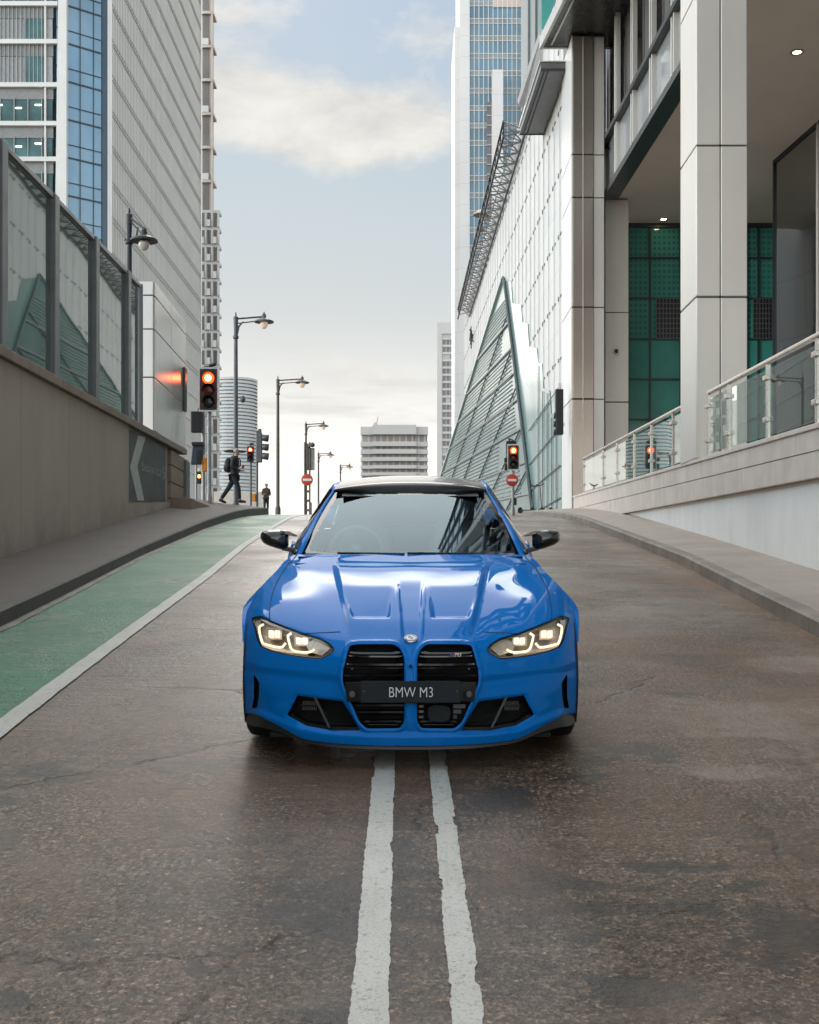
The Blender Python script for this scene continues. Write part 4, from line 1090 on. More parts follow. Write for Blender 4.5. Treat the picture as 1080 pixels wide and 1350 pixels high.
# ================================================================== street lamps
def lamp(name, label, base, H, arm, ang, mt, style='road', group='street lamps along the pavement'):
    t = thing(name, label, 'street lamp', base, (0, 0, ang), group)
    def A(x, z, y=0): return (x, y, z)
    m = MB(); m.lathe([(.13, 0), (.13, .5), (.085, .62), (.075, H*.62), (.065, H-.75), (.10, H-.72), (.10, H-.66), (.062, H-.6), (.085, H-.05), (.085, H), (.03, H+.03), (.02, H+.16)], n=14)
    m.build('pole', mt, t, smooth=True, sharp=40, local=True)
    m = MB(); m.tube([A(0, H-.06), A(arm+.05, H+.02 if style == 'road' else H-.5)], .032, 8)
    m.tube([A(0, H-.22), A(arm-.02, H-.11)] if style == 'road' else [A(0, H-.12), A(arm-.05, H-.62), A(arm, H-.66)], .022, 8)
    m.tube([A(.02, H-.62), A(.10, H-.32), A(.26, H-.15)] if style == 'road' else [A(0, H-.66), A(arm*.95, H-.70)], [.05, .035, .02] if style == 'road' else .03, 8)
    if style != 'road':
        m.tube([A(arm*.45, H-.66), A(arm*.6, H-.38)], .02, 6); m.ball((0, 0, H-.66), .09, 10, 6); m.tube([A(-.16, H-.62), A(0, H-.66)], .02, 6); m.ball((-.16, 0, H-.60), .03, 8, 5)
    m.build('arm', mt, t, smooth=True, sharp=40, local=True)
    hz = H-.08 if style == 'road' else H-.68
    m = MB(); m.lathe([(.015, hz+.26), (.03, hz+.2), (.07, hz+.16), (.08, hz+.06), (.17, hz+.02), (.33, hz-.06), (.335, hz-.10), (.18, hz-.09), (.12, hz-.10)], (arm, 0, 0), 22)
    m.build('shade', mt, t, smooth=True, sharp=50, local=True)
    m = MB(); m.lathe([(.125, hz-.10), (.14, hz-.16), (.115, hz-.25), (.06, hz-.31), (.01, hz-.33)], (arm, 0, 0), 16); m.build('globe', 'pale_glass_globe' if style != 'road' else 'lamp_glass', t, smooth=True, local=True)
    return t
def lamp_at(px, ytop, Y, H, lab, mt, ang=0.0, arm=1.0, **k):
    p = W(px, ytop, Y); return lamp('street_lamp', lab, (p.x, Y, p.z-H), H, arm, ang, mt, **k)
lamp_at(170.5, 283, 30.0, 7.4, 'black lamp with a triangular bracket standing behind the green glass screen', 'lamp_black', math.radians(-42), .62, style='wall')
l2 = lamp_at(311, 418, 41.0, 6.9, 'tall grey street lamp rising behind the walking man', 'lamp_grey', 0, .96)
m = MB(); p = W(318, 524, 40.9); m.tube([W(311.5, 524, 41), p], .025, 6); m.ball(p+Vector((.06, 0, -.06)), (.09, .09, .12)); m.build('camera_pod', 'lamp_grey', l2)
m = MB(); p = W(310, 597, 41); m.lathe([(.09, 0), (.36, .03), (.38, .06), (.12, .14)], p, 18); m.build('collar_disc', 'lamp_black', l2, smooth=True, sharp=40)
lamp_at(366.5, 500, 57.0, 6.6, 'brown street lamp second in the row, standing alone against the white sky', 'lamp_brown', 0, 1.15)
lamp_at(403.5, 558.5, 79, 6.6, 'brown street lamp rising above a sign back and a no entry disc', 'lamp_brown', 0, 1.15)
l5 = lamp_at(420, 597.5, 100, 6.4, 'small distant street lamp with its pole meeting the car roof edge', 'lamp_brown', 0, 1.0)
lamp_at(449, 613.5, 112, 6.2, 'smallest street lamp, only its head peeping over the car roof', 'lamp_brown', 0, .85)

# ================================================================== traffic signals
def signal_head(root, c, w_, h_, lit='red', back=True, border=True, ang=0, visors=True, k=1.0):
    """three-aspect head facing the camera (towards -y), centre c"""
    c = Vector(c); R = Matrix.Translation(c) @ Matrix.Rotation(ang, 4, 'Z')
    def bx_(m, x0, x1, y0, y1, z0, z1): m.hexa([R @ Vector(p) for p in ((x0, y0, z0), (x1, y0, z0), (x1, y1, z0), (x0, y1, z0), (x0, y0, z1), (x1, y0, z1), (x1, y1, z1), (x0, y1, z1))])
    hw, hh = w_/2, h_/2
    m = MB(); bx_(m, -hw*.62, hw*.62, -.02, .24, -hh*.96, hh*.96); m.build('housing', 'signal_black', root, bevel=.02)
    if back:
        m = MB(); bx_(m, -hw, hw, -.01, .012, -hh, hh); b = m.build('backing_board', 'signal_back_redlit' if lit == 'red' else 'signal_black', root, bevel=.006)
        if border:
            m = MB(); t_ = .045*k
            bx_(m, -hw-t_*.2, hw+t_*.2, -.018, -.012, hh-t_, hh+t_*.2); bx_(m, -hw-t_*.2, hw+t_*.2, -.018, -.012, -hh-t_*.2, -hh+t_)
            bx_(m, -hw-t_*.2, -hw+t_*.55, -.018, -.012, -hh+t_, hh-t_); bx_(m, hw-t_*.55, hw+t_*.2, -.018, -.012, -hh+t_, hh-t_)
            m.build('white_border', 'white_paint', b)
    r = h_*.135
    for i, (zz, nm) in enumerate(((h_*.255, 'red'), (-h_*.02, 'amber'), (-h_*.285, 'green'))):
        on = nm == lit
        m = MB(); prof = [(r*.98, -.03), (r*.8, -.055), (r*.45, -.075), (.002, -.08)]
        m.lathe(prof, (0, 0, 0), 18, axis='y'); m.v = [R @ (v+Vector((0, 0, zz))) for v in m.v]
        ln = m.build(nm+'_lens', ('red_glow' if nm == 'red' else 'amber_core') if on else ('lens_amber' if nm == 'amber' else 'lens_green' if nm == 'green' else 'lens_amber'), root, smooth=True)
        if on and nm == 'red':
            m = MB(); m.lathe([(r*.55, -.074), (r*.3, -.09), (.002, -.094)], (0, 0, 0), 16, axis='y'); m.v = [R @ (v+Vector((0, 0, zz))) for v in m.v]; m.build('lamp_core', 'red_core', ln, smooth=True)
        if visors:
            m = MB(); n = 12; vs = []
            a0, a1 = math.radians(-10), math.radians(190)
            rows = []
            for j, yy_ in enumerate((-.02, -.17)):
                rows.append([R @ Vector((r*1.08*math.cos(lerp(a0, a1, q/n)), yy_*(1 if j == 0 else (.55+.45*math.sin(math.pi*q/n))), zz+r*1.08*math.sin(lerp(a0, a1, q/n)))) for q in range(n+1)])
            m.grid(rows); m.build('visor', 'signal_black', root, smooth=True, solid=.008)
def pole(root, x, y, z0, z1, r=.055, mt='pole_grey'):
    m = MB(); m.lathe([(r*1.25, z0), (r*1.25, z0+.25), (r, z0+.3), (r, z1), (r*.3, z1+.02)], (x, y, 0), 14); return m.build('pole', mt, root, smooth=True, sharp=40)
# near left signal, red
Y = 36.0; c = W(275, 513.5, Y); zb = zr(Y)+.42
t = thing('traffic_signal', 'largest red traffic light, on a white bordered board at the pavement crest', 'traffic light', (c.x, Y, zb))
pole(t, c.x, Y+.16, zb, c.z+.3, .06); signal_head(t, c, .565, 1.31)
m = MB(); q = W(271, 482, Y); m.tube([(c.x, Y+.1, c.z+.5), (c.x, Y+.1, c.z+.70)], .03, 8); m.box(c.x-.13, c.x+.02, Y, Y+.2, c.z+.63, c.z+.70); m.tube([(c.x+.03, Y+.05, c.z+.72), (c.x+.22, Y-.05, c.z+.75)], .06, 8); m.build('detector', 'signal_black', t, bevel=.01)
# second pole with pedestrian heads
Y = 37.4; p = W(268.3, 560, Y); zb = zr(Y)+.40
t = thing('crossing_signal', 'pole with black signal box, tilted dark blue head and orange push button box', 'crossing signal', (p.x, Y, zb))
pole(t, p.x, Y, zb, W(0, 540, Y).z, .055)
def pbox(root, name, px0, px1, py0, py1, Y, d, mt, tilt=0):
    a, b = W(px0, py1, Y), W(px1, py0, Y); m = MB(); dx = tilt
    m.hexa([(a.x, Y-d, a.z), (b.x, Y-d, a.z), (b.x, Y, a.z), (a.x, Y, a.z), (a.x+dx, Y-d, b.z), (b.x+dx, Y-d, b.z), (b.x+dx, Y, b.z), (a.x+dx, Y, b.z)])
    return m.build(name, mt, root, bevel=.02)
pbox(t, 'rear_head', 253.5, 267.8, 543.5, 571, Y-.05, .25, 'signal_black'); m = MB(); m.tube([W(262, 543, Y-.1), W(262, 538, Y-.1)], .03, 6); m.build('knob', 'signal_black', t)
pbox(t, 'tilted_head', 253, 267, 588, 613, Y-.02, .22, 'signal_blue', .06); pbox(t, 'hood', 255, 270, 584, 589, Y-.0, .32, 'signal_black'); pbox(t, 'inner_face', 258.5, 266, 594, 612, Y-.26, .02, 'lamp_black')
pbox(t, 'push_button_box', 266.6, 274.4, 604, 622, Y-.12, .12, 'push_orange'); pbox(t, 'button_cap', 268, 271, 600, 605, Y-.12, .1, 'white_paint')
Y = 39.5; p = W(258.8, 610, Y)
t = thing('small_signal', 'thin post carrying a small amber pedestrian lamp below the orange button box', 'signal', (p.x, Y, zr(Y)))
pole(t, p.x, Y, zr(Y), W(0, 610, Y).z, .035); pbox(t, 'lamp_box', 259.8, 265.6, 622, 638, Y-.03, .14, 'signal_black'); pbox(t, 'lamp_lens', 261.2, 264.2, 626, 630, Y-.18, .02, 'amber_core'); pbox(t, 'side_strip', 265.4, 268.6, 621, 637, Y-.03, .1, 'push_orange'); pbox(t, 'white_plate', 261, 264.6, 617, 621.6, Y-.03, .03, 'white_paint')
# far small amber-red head and the side-on head on its pole
Y = 52; p = W(339, 600, Y)
t = thing('traffic_signal', 'grey traffic light turned side-on with three visors and an orange box low on its pole', 'traffic light', (p.x, Y, zr(Y)))
pole(t, p.x, Y, zr(Y), W(0, 568, Y).z, .055, 'lamp_grey'); c2_ = W(345.5, 590, Y)
pbox(t, 'housing', 338.6, 346, 571, 610, Y-.05, .25, 'lamp_grey'); pbox(t, 'top_cap', 341, 345, 566, 571, Y-.05, .2, 'lamp_grey')
for yv in (577, 589, 601):
    a = W(346, yv, Y-.2); m = MB(); m.tube([a, a+Vector((.26, 0, -.03))], [.13, .15], 12, caps=False); m.build('visor', 'lamp_grey', t, smooth=True, solid=.01)
pbox(t, 'push_button_box', 331.5, 337.5, 651, 661, Y, .12, 'push_orange')
Y = 46; c = W(330.3, 598.5, Y)
t = thing('traffic_signal', 'small red traffic light between the walking man and the side-on grey one', 'traffic light', (c.x, Y, zr(Y)))
pole(t, c.x, Y+.1, zr(Y), c.z, .04, 'lamp_grey'); signal_head(t, c, .26, .60, back=True, border=False, k=.6)
m = MB(); m.tube([c+Vector((0, .05, .3)), c+Vector((0, .05, .42))], .03, 6); m.box(c.x-.02, c.x+.12, Y, Y+.1, c.z+.38, c.z+.42); m.build('detector', 'signal_black', t)
# right signal with no entry disc
def no_entry(root, c, r):
    m = MB(); m.lathe([(r, .012), (r, -.004), (r*.93, -.012), (.002, -.012)], c, 28, axis='y'); d = m.build('disc', 'sign_red', root, smooth=True, sharp=40)
    m = MB(); m.box(c[0]-r*.72, c[0]+r*.72, c[1]-.018, c[1]-.0125, c[2]-r*.19, c[2]+r*.19); m.build('bar', 'sign_white', d)
Y = 40.5; c = W(677, 603, Y); zb = zr(Y)+.1
t = thing('traffic_signal', 'red traffic light above a no entry disc in front of the glass wedge', 'traffic light', (c.x, Y, zb))
pole(t, c.x+.0, Y+.16, zb-.1, c.z+.2, .05); signal_head(t, c, .40, .87, k=.9)
no_entry(t, W(675.3, 633, Y), .205)
pbox(t, 'rear_head', 667, 680, 582, 617, Y+.32, .2, 'signal_black'); pbox(t, 'side_box', 665, 668.5, 612, 620, Y+.1, .15, 'signal_black'); pbox(t, 'side_box', 664.5, 668, 604, 609, Y+.1, .15, 'signal_black')
pbox(t, 'button_box', 676.5, 681, 657, 666, Y-.02, .12, 'signal_black'); m = MB(); m.tube([W(673, 585, Y+.1), W(671, 578, Y+.1), W(677, 581, Y)], .035, 6); m.build('detector', 'signal_black', t)
# signal seen edge-on at the corner column
Y = 42.6; a = W(737, 545, Y)
t = thing('traffic_signal', 'dark double traffic light seen edge-on against the pale corner column', 'traffic light', (a.x, Y, W(0, 576, Y).z))
pbox(t, 'housing', 731.5, 741.6, 514.5, 574, Y, .30, 'signal_black')
for yv in (548, 559, 570):
    a = W(733, yv, Y-.15); m = MB(); m.tube([a, a+Vector((-.07, 0, 0))], [.10, .11], 12); m.build('visor', 'signal_black', t, smooth=True)
m = MB(); m.bar(W(738, 514, Y-.1), W(738, 505, Y-.1), .10, .06); m.bar(W(741, 560, Y), W(744, 560, Y), .1, .1); m.build('bracket', 'pale_metal', t)
# left no entry sign on its lattice post with a grey sign back above
Y = 64; c = W(405, 632.5, Y); zb = zr(Y)-.05
t = thing('no_entry_sign', 'no entry disc on a lattice post under the grey back of another sign', 'road sign', (c.x, Y, zb))
no_entry(t, c, .31)
m = MB(); 
for dx in (-.13, .13): m.tube([(c.x+dx, Y+.1, zb), (c.x+dx, Y+.1, c.z+2.0)], .045, 8)
z = zb
while z < c.z-.3: m.box(c.x-.13, c.x+.13, Y+.08, Y+.12, z+.25, z+.37); z += .5
m.build('lattice_post', 'lamp_brown', t, smooth=False)
pbox(t, 'sign_back', 400.8, 415, 590.5, 620, Y+.2, .05, 'sheet_grey'); m = MB(); a, b = W(406, 590, Y+.2), W(406, 620, Y+.2); m.box(a.x-.05, a.x+.05, Y+.08, Y+.14, b.z, a.z+.2); m.tube([W(406, 590, Y), W(410, 586, Y)], .05, 6); m.ball(W(412, 586.5, Y), .13); m.build('bracket', 'lamp_brown', t)
# short bollard posts near the sign
p = W(410, 672, 64); m = MB(); m.lathe([(.05, -.6), (.05, .35), (.02, .4)], p, 10); m.build('bollard', 'lamp_brown', label='slim short post at the foot of the lattice sign post', cat='bollard')
# parked scooters on the crest at the wedge
def scooter(px, py, Y, s, lab, flip):
    p = W(px, py, Y); t = thing('parked_scooter', lab, 'scooter', p, (0, 0, 0), 'scooters parked on the crest by the glass wedge')
    R = Matrix.Translation(p) @ Matrix.Scale(s*flip, 4, (1, 0, 0))
    m = MB(); m.bar((-.45, 0, .12), (.35, 0, .10), .14, .05); m.tube([(.35, 0, .12), (.5, 0, .2), (.42, 0, 1.0)], .03, 8); m.v = [R @ v for v in m.v]; m.build('frame', 'lamp_grey', t)
    m = MB(); m.tube([(.42, -.25, 1.02), (.42, .25, 1.06)], .022, 8); m.tube([(.25, 0, 1.08), (.42, 0, 1.03), (.62, 0, 1.12)], .025, 8); m.v = [R @ v for v in m.v]; m.build('handlebar', 'lamp_black', t)
    for x_ in (-.5, .52):
        m = MB(); m.lathe([(.06, -.03), (.12, -.025), (.12, .025), (.06, .03)], (x_, 0, .12), 14, axis='y'); m.v = [R @ v for v in m.v]; m.build('wheel', 'signal_black', t, smooth=True, sharp=40)
scooter(700, 677, 45, .8, 'scooter lying nearer the red light on the crest', 1); scooter(714, 677, 46, .7, 'scooter nearer the corner column on the crest', -1)

# ================================================================== people
def skin_body(name, joints, bones, mat_, parent, sub=2):
    names = list(joints); idx = {n: i for i, n in enumerate(names)}
    me = bpy.data.meshes.new(name); inv = ROOT[parent.name].inverted()
    me.from_pydata([tuple(inv @ Vector(joints[n][0])) for n in names], [(idx[a], idx[b]) for a, b in bones], [])
    o = bpy.data.objects.new(name, me); COL.objects.link(o); o.parent = parent; ROOT[o.name] = ROOT[parent.name]
    md = o.modifiers.new('skin', 'SKIN'); md.use_smooth_shade = True
    sk = me.skin_vertices[0].data
    for n in names:
        r = joints[n][1]; sk[idx[n]].radius = r if isinstance(r, tuple) else (r, r)
    sk[0].use_root = True
    s2 = o.modifiers.new('sub', 'SUBSURF'); s2.levels = sub; s2.render_levels = sub
    me.materials.append(MATS[mat_]); return o
def fingers(p, d, up, side, J, B, root, s=1.0):
    d = Vector(d).normalized(); up = Vector(up).normalized(); sd = d.cross(up).normalized()
    pal = p+d*.07*s; J['palm'+root] = (pal, (.030*s, .016*s)); B.append((root, 'palm'+root))
    for i, L_ in enumerate((.065, .075, .07, .055)):
        b = pal+sd*((i-1.5)*.019*s)+d*.02*s; k1 = b+d*L_*.5*s-up*.008*s; k2 = k1+d*L_*.32*s-up*.028*s
        n = f'f{root}{i}'; J[n+'a'] = (b, .0095*s); J[n+'b'] = (k1, .009*s); J[n+'c'] = (k2, .008*s)
        B += [('palm'+root, n+'a'), (n+'a', n+'b'), (n+'b', n+'c')]
    n = 't'+root; J[n+'a'] = (p+d*.035*s+sd*side*.028*s, .011*s); J[n+'b'] = (p+d*.075*s+sd*side*.05*s-up*.015*s, .010*s); J[n+'c'] = (p+d*.10*s+sd*side*.045*s-up*.03*s, .008*s)
    B += [(root, n+'a'), (n+'a', n+'b'), (n+'b', n+'c')]
def person(base, fwd, label, walking=True, coat='coat_dark', legs='trousers', H=1.76, bag=True, hair='hair_grey'):
    base = Vector(base); f = Vector(fwd).normalized(); u = Vector((0, 0, 1)); r = f.cross(u).normalized(); k = H/1.76
    def P(a, b, c): return base+(f*a+r*b+u*c)*k       # forward, right, up
    t = thing('person', label, 'person', base)
    if walking: footF, kneeF, footB, kneeB = P(.20, .09, .07), P(.16, .09, .50), P(-.47, -.09, .12), P(-.22, -.09, .50)
    else: footF, kneeF, footB, kneeB = P(.04, .10, .07), P(.04, .10, .50), P(-.02, -.10, .07), P(0, -.10, .50)
    toeF = footF+f*.17*k-u*.03; toeB = footB+f*.13*k-u*(.09 if walking else .03)
    body = {'pel': (P(0, 0, .95), (.15*k, .115*k)), 'wai': (P(.01, 0, 1.12), (.145*k, .11*k)), 'che': (P(.03, 0, 1.32), (.17*k, .125*k)), 'nec0': (P(.045, 0, 1.47), (.09*k, .075*k)),
            'nec': (P(.06, 0, 1.53), (.055*k, .055*k)), 'hd0': (P(.085, 0, 1.60), (.07*k, .075*k)), 'hd1': (P(.095, 0, 1.68), (.078*k, .09*k)), 'hd2': (P(.085, 0, 1.755), (.058*k, .07*k)),
            'hF': (P(.01, .085, .90), .095*k), 'kF': (kneeF, .064*k), 'aF': (footF, .045*k), 'tF': (toeF, (.042*k, .028*k)),
            'hB': (P(-.01, -.085, .90), .095*k), 'kB': (kneeB, .064*k), 'aB': (footB, .045*k), 'tB': (toeB, (.042*k, .028*k)),
            'sR': (P(.03, .19, 1.42), .068*k), 'eR': (P(-.02, .24, 1.14), .05*k), 'wR': (P(.22, .17, 1.10), .034*k),
            'sL': (P(.03, -.19, 1.42), .068*k), 'eL': (P(-.05, -.24, 1.14), .05*k), 'wL': (P(.17, -.20, 1.07), .034*k)}
    B = [('pel', 'wai'), ('wai', 'che'), ('che', 'nec0'), ('nec0', 'nec'), ('nec', 'hd0'), ('hd0', 'hd1'), ('hd1', 'hd2'), ('pel', 'hF'), ('hF', 'kF'), ('kF', 'aF'), ('aF', 'tF'), ('pel', 'hB'), ('hB', 'kB'), ('kB', 'aB'), ('aB', 'tB'),
         ('che', 'sR'), ('sR', 'eR'), ('eR', 'wR'), ('che', 'sL'), ('sL', 'eL'), ('eL', 'wL')]
    fingers(body['wR'][0], f*.9+u*.25, u, 1, body, B, 'wR', k); fingers(body['wL'][0], f*.9+u*.1, u, -1, body, B, 'wL', k)
    skin_body('body', body, B, 'skin', t)
    # face: nose, ears, eyes, mouth
    m = MB(); h = P(.095, 0, 1.665)
    m.ball(h+f*.098*k-u*.005, (.014, .014, .022), 8, 6)
    for s_ in (-1, 1): m.ball(h+r*s_*.078*k-f*.01, (.016, .022, .032), 8, 6)
    m.build('face', 'skin', t, smooth=True)
    m = MB()
    for s_ in (-1, 1): m.ball(h+f*.083*k+r*s_*.03*k+u*.02, .009, 8, 6)
    m.ball(h+f*.083*k-u*.045, (.012, .018, .005), 8, 5); m.build('eyes', 'coat_dark', t, smooth=True)
    m = MB(); m.ball(P(.065, 0, 1.715), (.10*k, .092*k, .078*k), 14, 9); hr = m.build('hair', hair, t, smooth=True)
    # clothes over the body
    cj = {'hem': (P(.015, 0, .80), (.205*k, .155*k)), 'hip': (P(.005, 0, .95), (.20*k, .15*k)), 'wai': (P(.01, 0, 1.12), (.185*k, .14*k)), 'che': (P(.03, 0, 1.33), (.205*k, .15*k)), 'col': (P(.045, 0, 1.49), (.095*k, .09*k)), 'col2': (P(.05, 0, 1.555), (.088*k, .088*k)),
          'sR': (P(.03, .19, 1.42), .092*k), 'eR': (P(-.02, .25, 1.14), .072*k), 'wR': (P(.20, .17, 1.10), .055*k), 'sL': (P(.03, -.19, 1.42), .092*k), 'eL': (P(-.05, -.25, 1.14), .072*k), 'wL': (P(.15, -.20, 1.075), .055*k)}
    skin_body('coat', cj, [('hem', 'hip'), ('hip', 'wai'), ('wai', 'che'), ('che', 'col'), ('col', 'col2'), ('che', 'sR'), ('sR', 'eR'), ('eR', 'wR'), ('che', 'sL'), ('sL', 'eL'), ('eL', 'wL')], coat, t)
    tj = {'pel': (P(0, 0, .92), (.165*k, .13*k)), 'hF': (P(.01, .085, .86), .112*k), 'kF': (kneeF, .083*k), 'aF': (footF+u*.03, .066*k), 'hB': (P(-.01, -.085, .86), .112*k), 'kB': (kneeB, .083*k), 'aB': (footB+u*.03, .066*k)}
    skin_body('trousers', tj, [('pel', 'hF'), ('hF', 'kF'), ('kF', 'aF'), ('pel', 'hB'), ('hB', 'kB'), ('kB', 'aB')], legs, t)
    for a, b in ((footF, toeF), (footB, toeB)):
        m = MB(); m.tube([a-f*.06, a, (a+b)/2, b+f*.04], [.05, .058, .052, .03], 10); m.build('shoe', 'shoe', t, smooth=True)
    return t, P, f, r, u
Y = 39.2
bp = W(309, 664.5, Y)
t, P, f, r, u = person((bp.x, Y, zr(Y)+.40), (1, -.12, 0), 'grey haired man in a dark coat with a backpack striding across the pavement crest')
bz = P(-.20, 0, 1.24)
bag = thing('backpack', 'black backpack on the back of the striding man', 'backpack', bz-u*.24)
m = MB(); m.ball(bz, (.13, .17, .25), 16, 10); m.ball(bz+Vector((-.07, 0, -.08)), (.09, .13, .14), 12, 8); m.build('pack', 'bag', bag, smooth=True)
m = MB()
for s_ in (-1, 1): m.tube([P(-.13, s_*.11, 1.44), P(.0, s_*.14, 1.535), P(.17, s_*.13, 1.42), P(.16, s_*.15, 1.22), P(-.1, s_*.15, 1.07)], .022, 6)
m.build('strap', 'bag', bag, smooth=True)
ph = P(.33, .17, 1.15)
tp = thing('mobile_phone', 'small dark phone in the hand of the striding man', 'phone', ph)
m = MB(); m.bar(ph-f*.03-u*.05, ph+f*.03+u*.06, .075, .010, up=r); m.build('case', 'phone', tp, bevel=.003)
Y = 71; bp = W(351, 676, Y)
person((bp.x, Y, bp.z), (.35, -1, 0), 'distant figure in a brown coat standing on the crest beside a lamp post', walking=False, coat='coat_brown', legs='coat_dark', H=1.68, hair='coat_brown')
# low wall behind the people at the crest
a, b = W(282, 652, 84), W(349, 652, 84)
lw = thing('low_wall', 'low pale wall along the crest behind the walking man', 'wall', ((a.x+b.x)/2, 84, zr(84)))
m = MB(); m.box(a.x, b.x, 84, 84.5, zr(84)-.3, a.z+.2); m.build('wall_face', 'stone', lw, bevel=.03)
# ================================================================== the car
t = NT('car_blue')
fl = t.noise(900, 2, .5)
t.set(color=t.mix(t.math('MULTIPLY', fl, .25), (.0, .155, .52), (.0, .18, .60)), metal=.15, rough=.5, coat=.5, coatr=.008, spec=.0)
t.b.inputs['Coat IOR'].default_value = 1.36
mat('gloss_black', (.008, .008, .009), .12, var=.1, coat=.6)
mat('satin_black', (.010, .010, .011), .38, var=.1)
mat('void_black', (.003, .003, .003), .8, var=.05)
mat('plate_black', (.008, .013, .016), .5, var=.1, spec=.25)
mat('plate_text', (.75, .76, .77), .5, var=.02)
mat('chrome', (.72, .72, .72), .18, metal=1.0, var=.04)
mat('tyre', (.013, .013, .013), .75, vscale=20, var=.25)
mat('rim_black', (.018, .018, .02), .3, metal=.6)
mat('brake', (.2, .19, .18), .35, metal=.9)
mat('lamp_housing', (.62, .54, .44), .3, metal=.4, var=.15, vscale=18)
mat('lamp_dark', (.13, .10, .08), .25, metal=.3, var=.3, vscale=25)
glow('daytime_light', (1, .79, .53), .55)
glow('projector_light', (1, .83, .62), .42)
mat('cabin_dark', (.03, .032, .035), .65)
mat('cabin_grey', (.14, .145, .15), .55)
mat('cabin_pale', (.30, .31, .31), .6)
t = NT('carbon_roof')
wv = t.math('SINE', t.math('MULTIPLY', t.math('ADD', t.sep()[0], t.sep()[1]), 900.0))
t.set(color=t.mix(t.math('MULTIPLY_ADD', wv, .5, .5), (.010, .010, .011), (.022, .022, .024)), rough=.4, spec=.1, coat=.4, coatr=.03)
t.b.inputs['Coat IOR'].default_value = 1.42
pane('windscreen_glass', (.74, .84, .88), 1.75); [setattr(n_.inputs['Color'], 'default_value', (.72, .90, 1, 1)) for n_ in MATS['windscreen_glass'].node_tree.nodes if n_.type == 'BSDF_GLOSSY']
pane('lens_clear', (.96, .96, .95), 1.42)
mat('side_glass', (.010, .012, .013), .03, coat=.5)
mat('badge_blue', (.02, .10, .35), .3); mat('badge_red', (.5, .02, .02), .3); mat('badge_navy', (.02, .03, .14), .3)

CX = .00566
TH = math.atan(.0956)
car = thing('sports_saloon', 'glossy blue sports saloon with twin tall black grilles astride the double white line', 'car', (CX, 6.0, zr(6.0)), (TH, 0, 0))
CM = ROOT[car.name]; CMI = CM.inverted()
def LC(x, b, z): return CM @ Vector((x, b, z))
def PX(h, py, b, s=-1): Y = 6+b; return Vector((CX+s*h*Y/FPX, Y, CAMZ+(765-py)*Y/FPX))
ROWS = [
 [(0,982,.01),(40,981.5,.01),(80,980,.03),(110,977.5,.06),(140,972,.11),(170,956,.19),(195,943.5,.30),(208,941,.41),(218,940,.52)],
 [(0,962,.0),(40,962,.0),(80,961,.02),(110,957,.05),(140,948,.10),(170,935,.17),(197,925,.28),(212,920,.39),(220,915,.49)],
 [(0,930,.0),(40,930,.0),(80,929,.02),(110,926,.05),(140,920,.10),(170,912,.17),(198,903,.28),(213,895,.39),(221,890,.49)],
 [(0,895,.0),(40,895,.0),(80,895,.03),(110,893,.07),(140,889,.125),(170,884,.20),(198,876,.32),(213.5,868,.43),(220.5,862,.53)],
 [(0,866,.04),(40,866,.04),(80,865,.065),(110,863,.105),(140,860,.165),(170,854,.25),(198,846,.38),(212.5,838,.50),(219,832,.62)],
 [(0,845,.12),(40,845,.12),(80,846,.13),(110,843,.17),(140,837,.235),(170,827,.335),(197,818,.49),(209.5,812,.63),(216,808,.78)],
 [(0,832,.21),(40,832,.21),(80,832,.225),(110,829,.265),(140,821,.345),(170,811,.455),(193,802,.61),(204.5,798,.74),(210,795,.86)],
 [(0,818,.33),(40,818,.33),(80,816,.35),(110,813,.39),(140,805,.48),(168,795,.60),(187,788,.74),(197.5,785,.84),(203,783,.93)],
 [(0,800,.50),(40,799,.50),(80,797,.53),(110,794,.58),(138,788,.66),(162,780,.78),(179,774,.90),(188.5,772,.98),(194,770,1.04)],
 [(0,770,.85),(40,769,.85),(78,768,.87),(105,766,.91),(130,763,.98),(150,759.5,1.06),(165,756.5,1.15),(173,755,1.20),(178,754,1.25)],
 [(0,748,1.17),(40,747.5,1.18),(76,746.5,1.20),(102,745,1.23),(125,743.5,1.28),(143,742,1.33),(154,741,1.38),(161,740.3,1.41),(166,740,1.44)],
 [(0,731,1.46),(38,731,1.47),(74,731,1.49),(100,731,1.52),(122,731,1.56),(138,731,1.60),(146,731,1.64),(150,731,1.66),(153,731,1.68)]]
class RBF:
    def __init__(s, pts, sm=0.0):
        P = []
        for h, y, b in pts:
            P.append((h/100, y/100, b))
            if h > .5: P.append((-h/100, y/100, b))
        P = np.array(P); s.c = P[:, :2]; n = len(P)
        d = np.linalg.norm(s.c[:, None]-s.c[None], axis=2); A = np.zeros((n+3, n+3)); A[:n, :n] = d**3+np.eye(n)*sm
        A[:n, n] = 1; A[:n, n+1:] = s.c; A[n:, :n] = A[:n, n:].T
        s.w = np.linalg.solve(A, np.concatenate([P[:, 2], np.zeros(3)]))
    def __call__(s, h, y):
        q = np.stack([np.asarray(h, float)/100, np.asarray(y, float)/100], axis=-1)
        d = np.linalg.norm(q[:, None]-s.c[None], axis=2)
        n = len(s.c); return d**3 @ s.w[:n]+s.w[n]+q @ s.w[n+1:]
surf = RBF([p for r in ROWS for p in r], 8e-4)
def ss(a, b, x): t_ = np.clip((np.asarray(x, float)-a)/(b-a), 0, 1); return t_*t_*(3-2*t_)
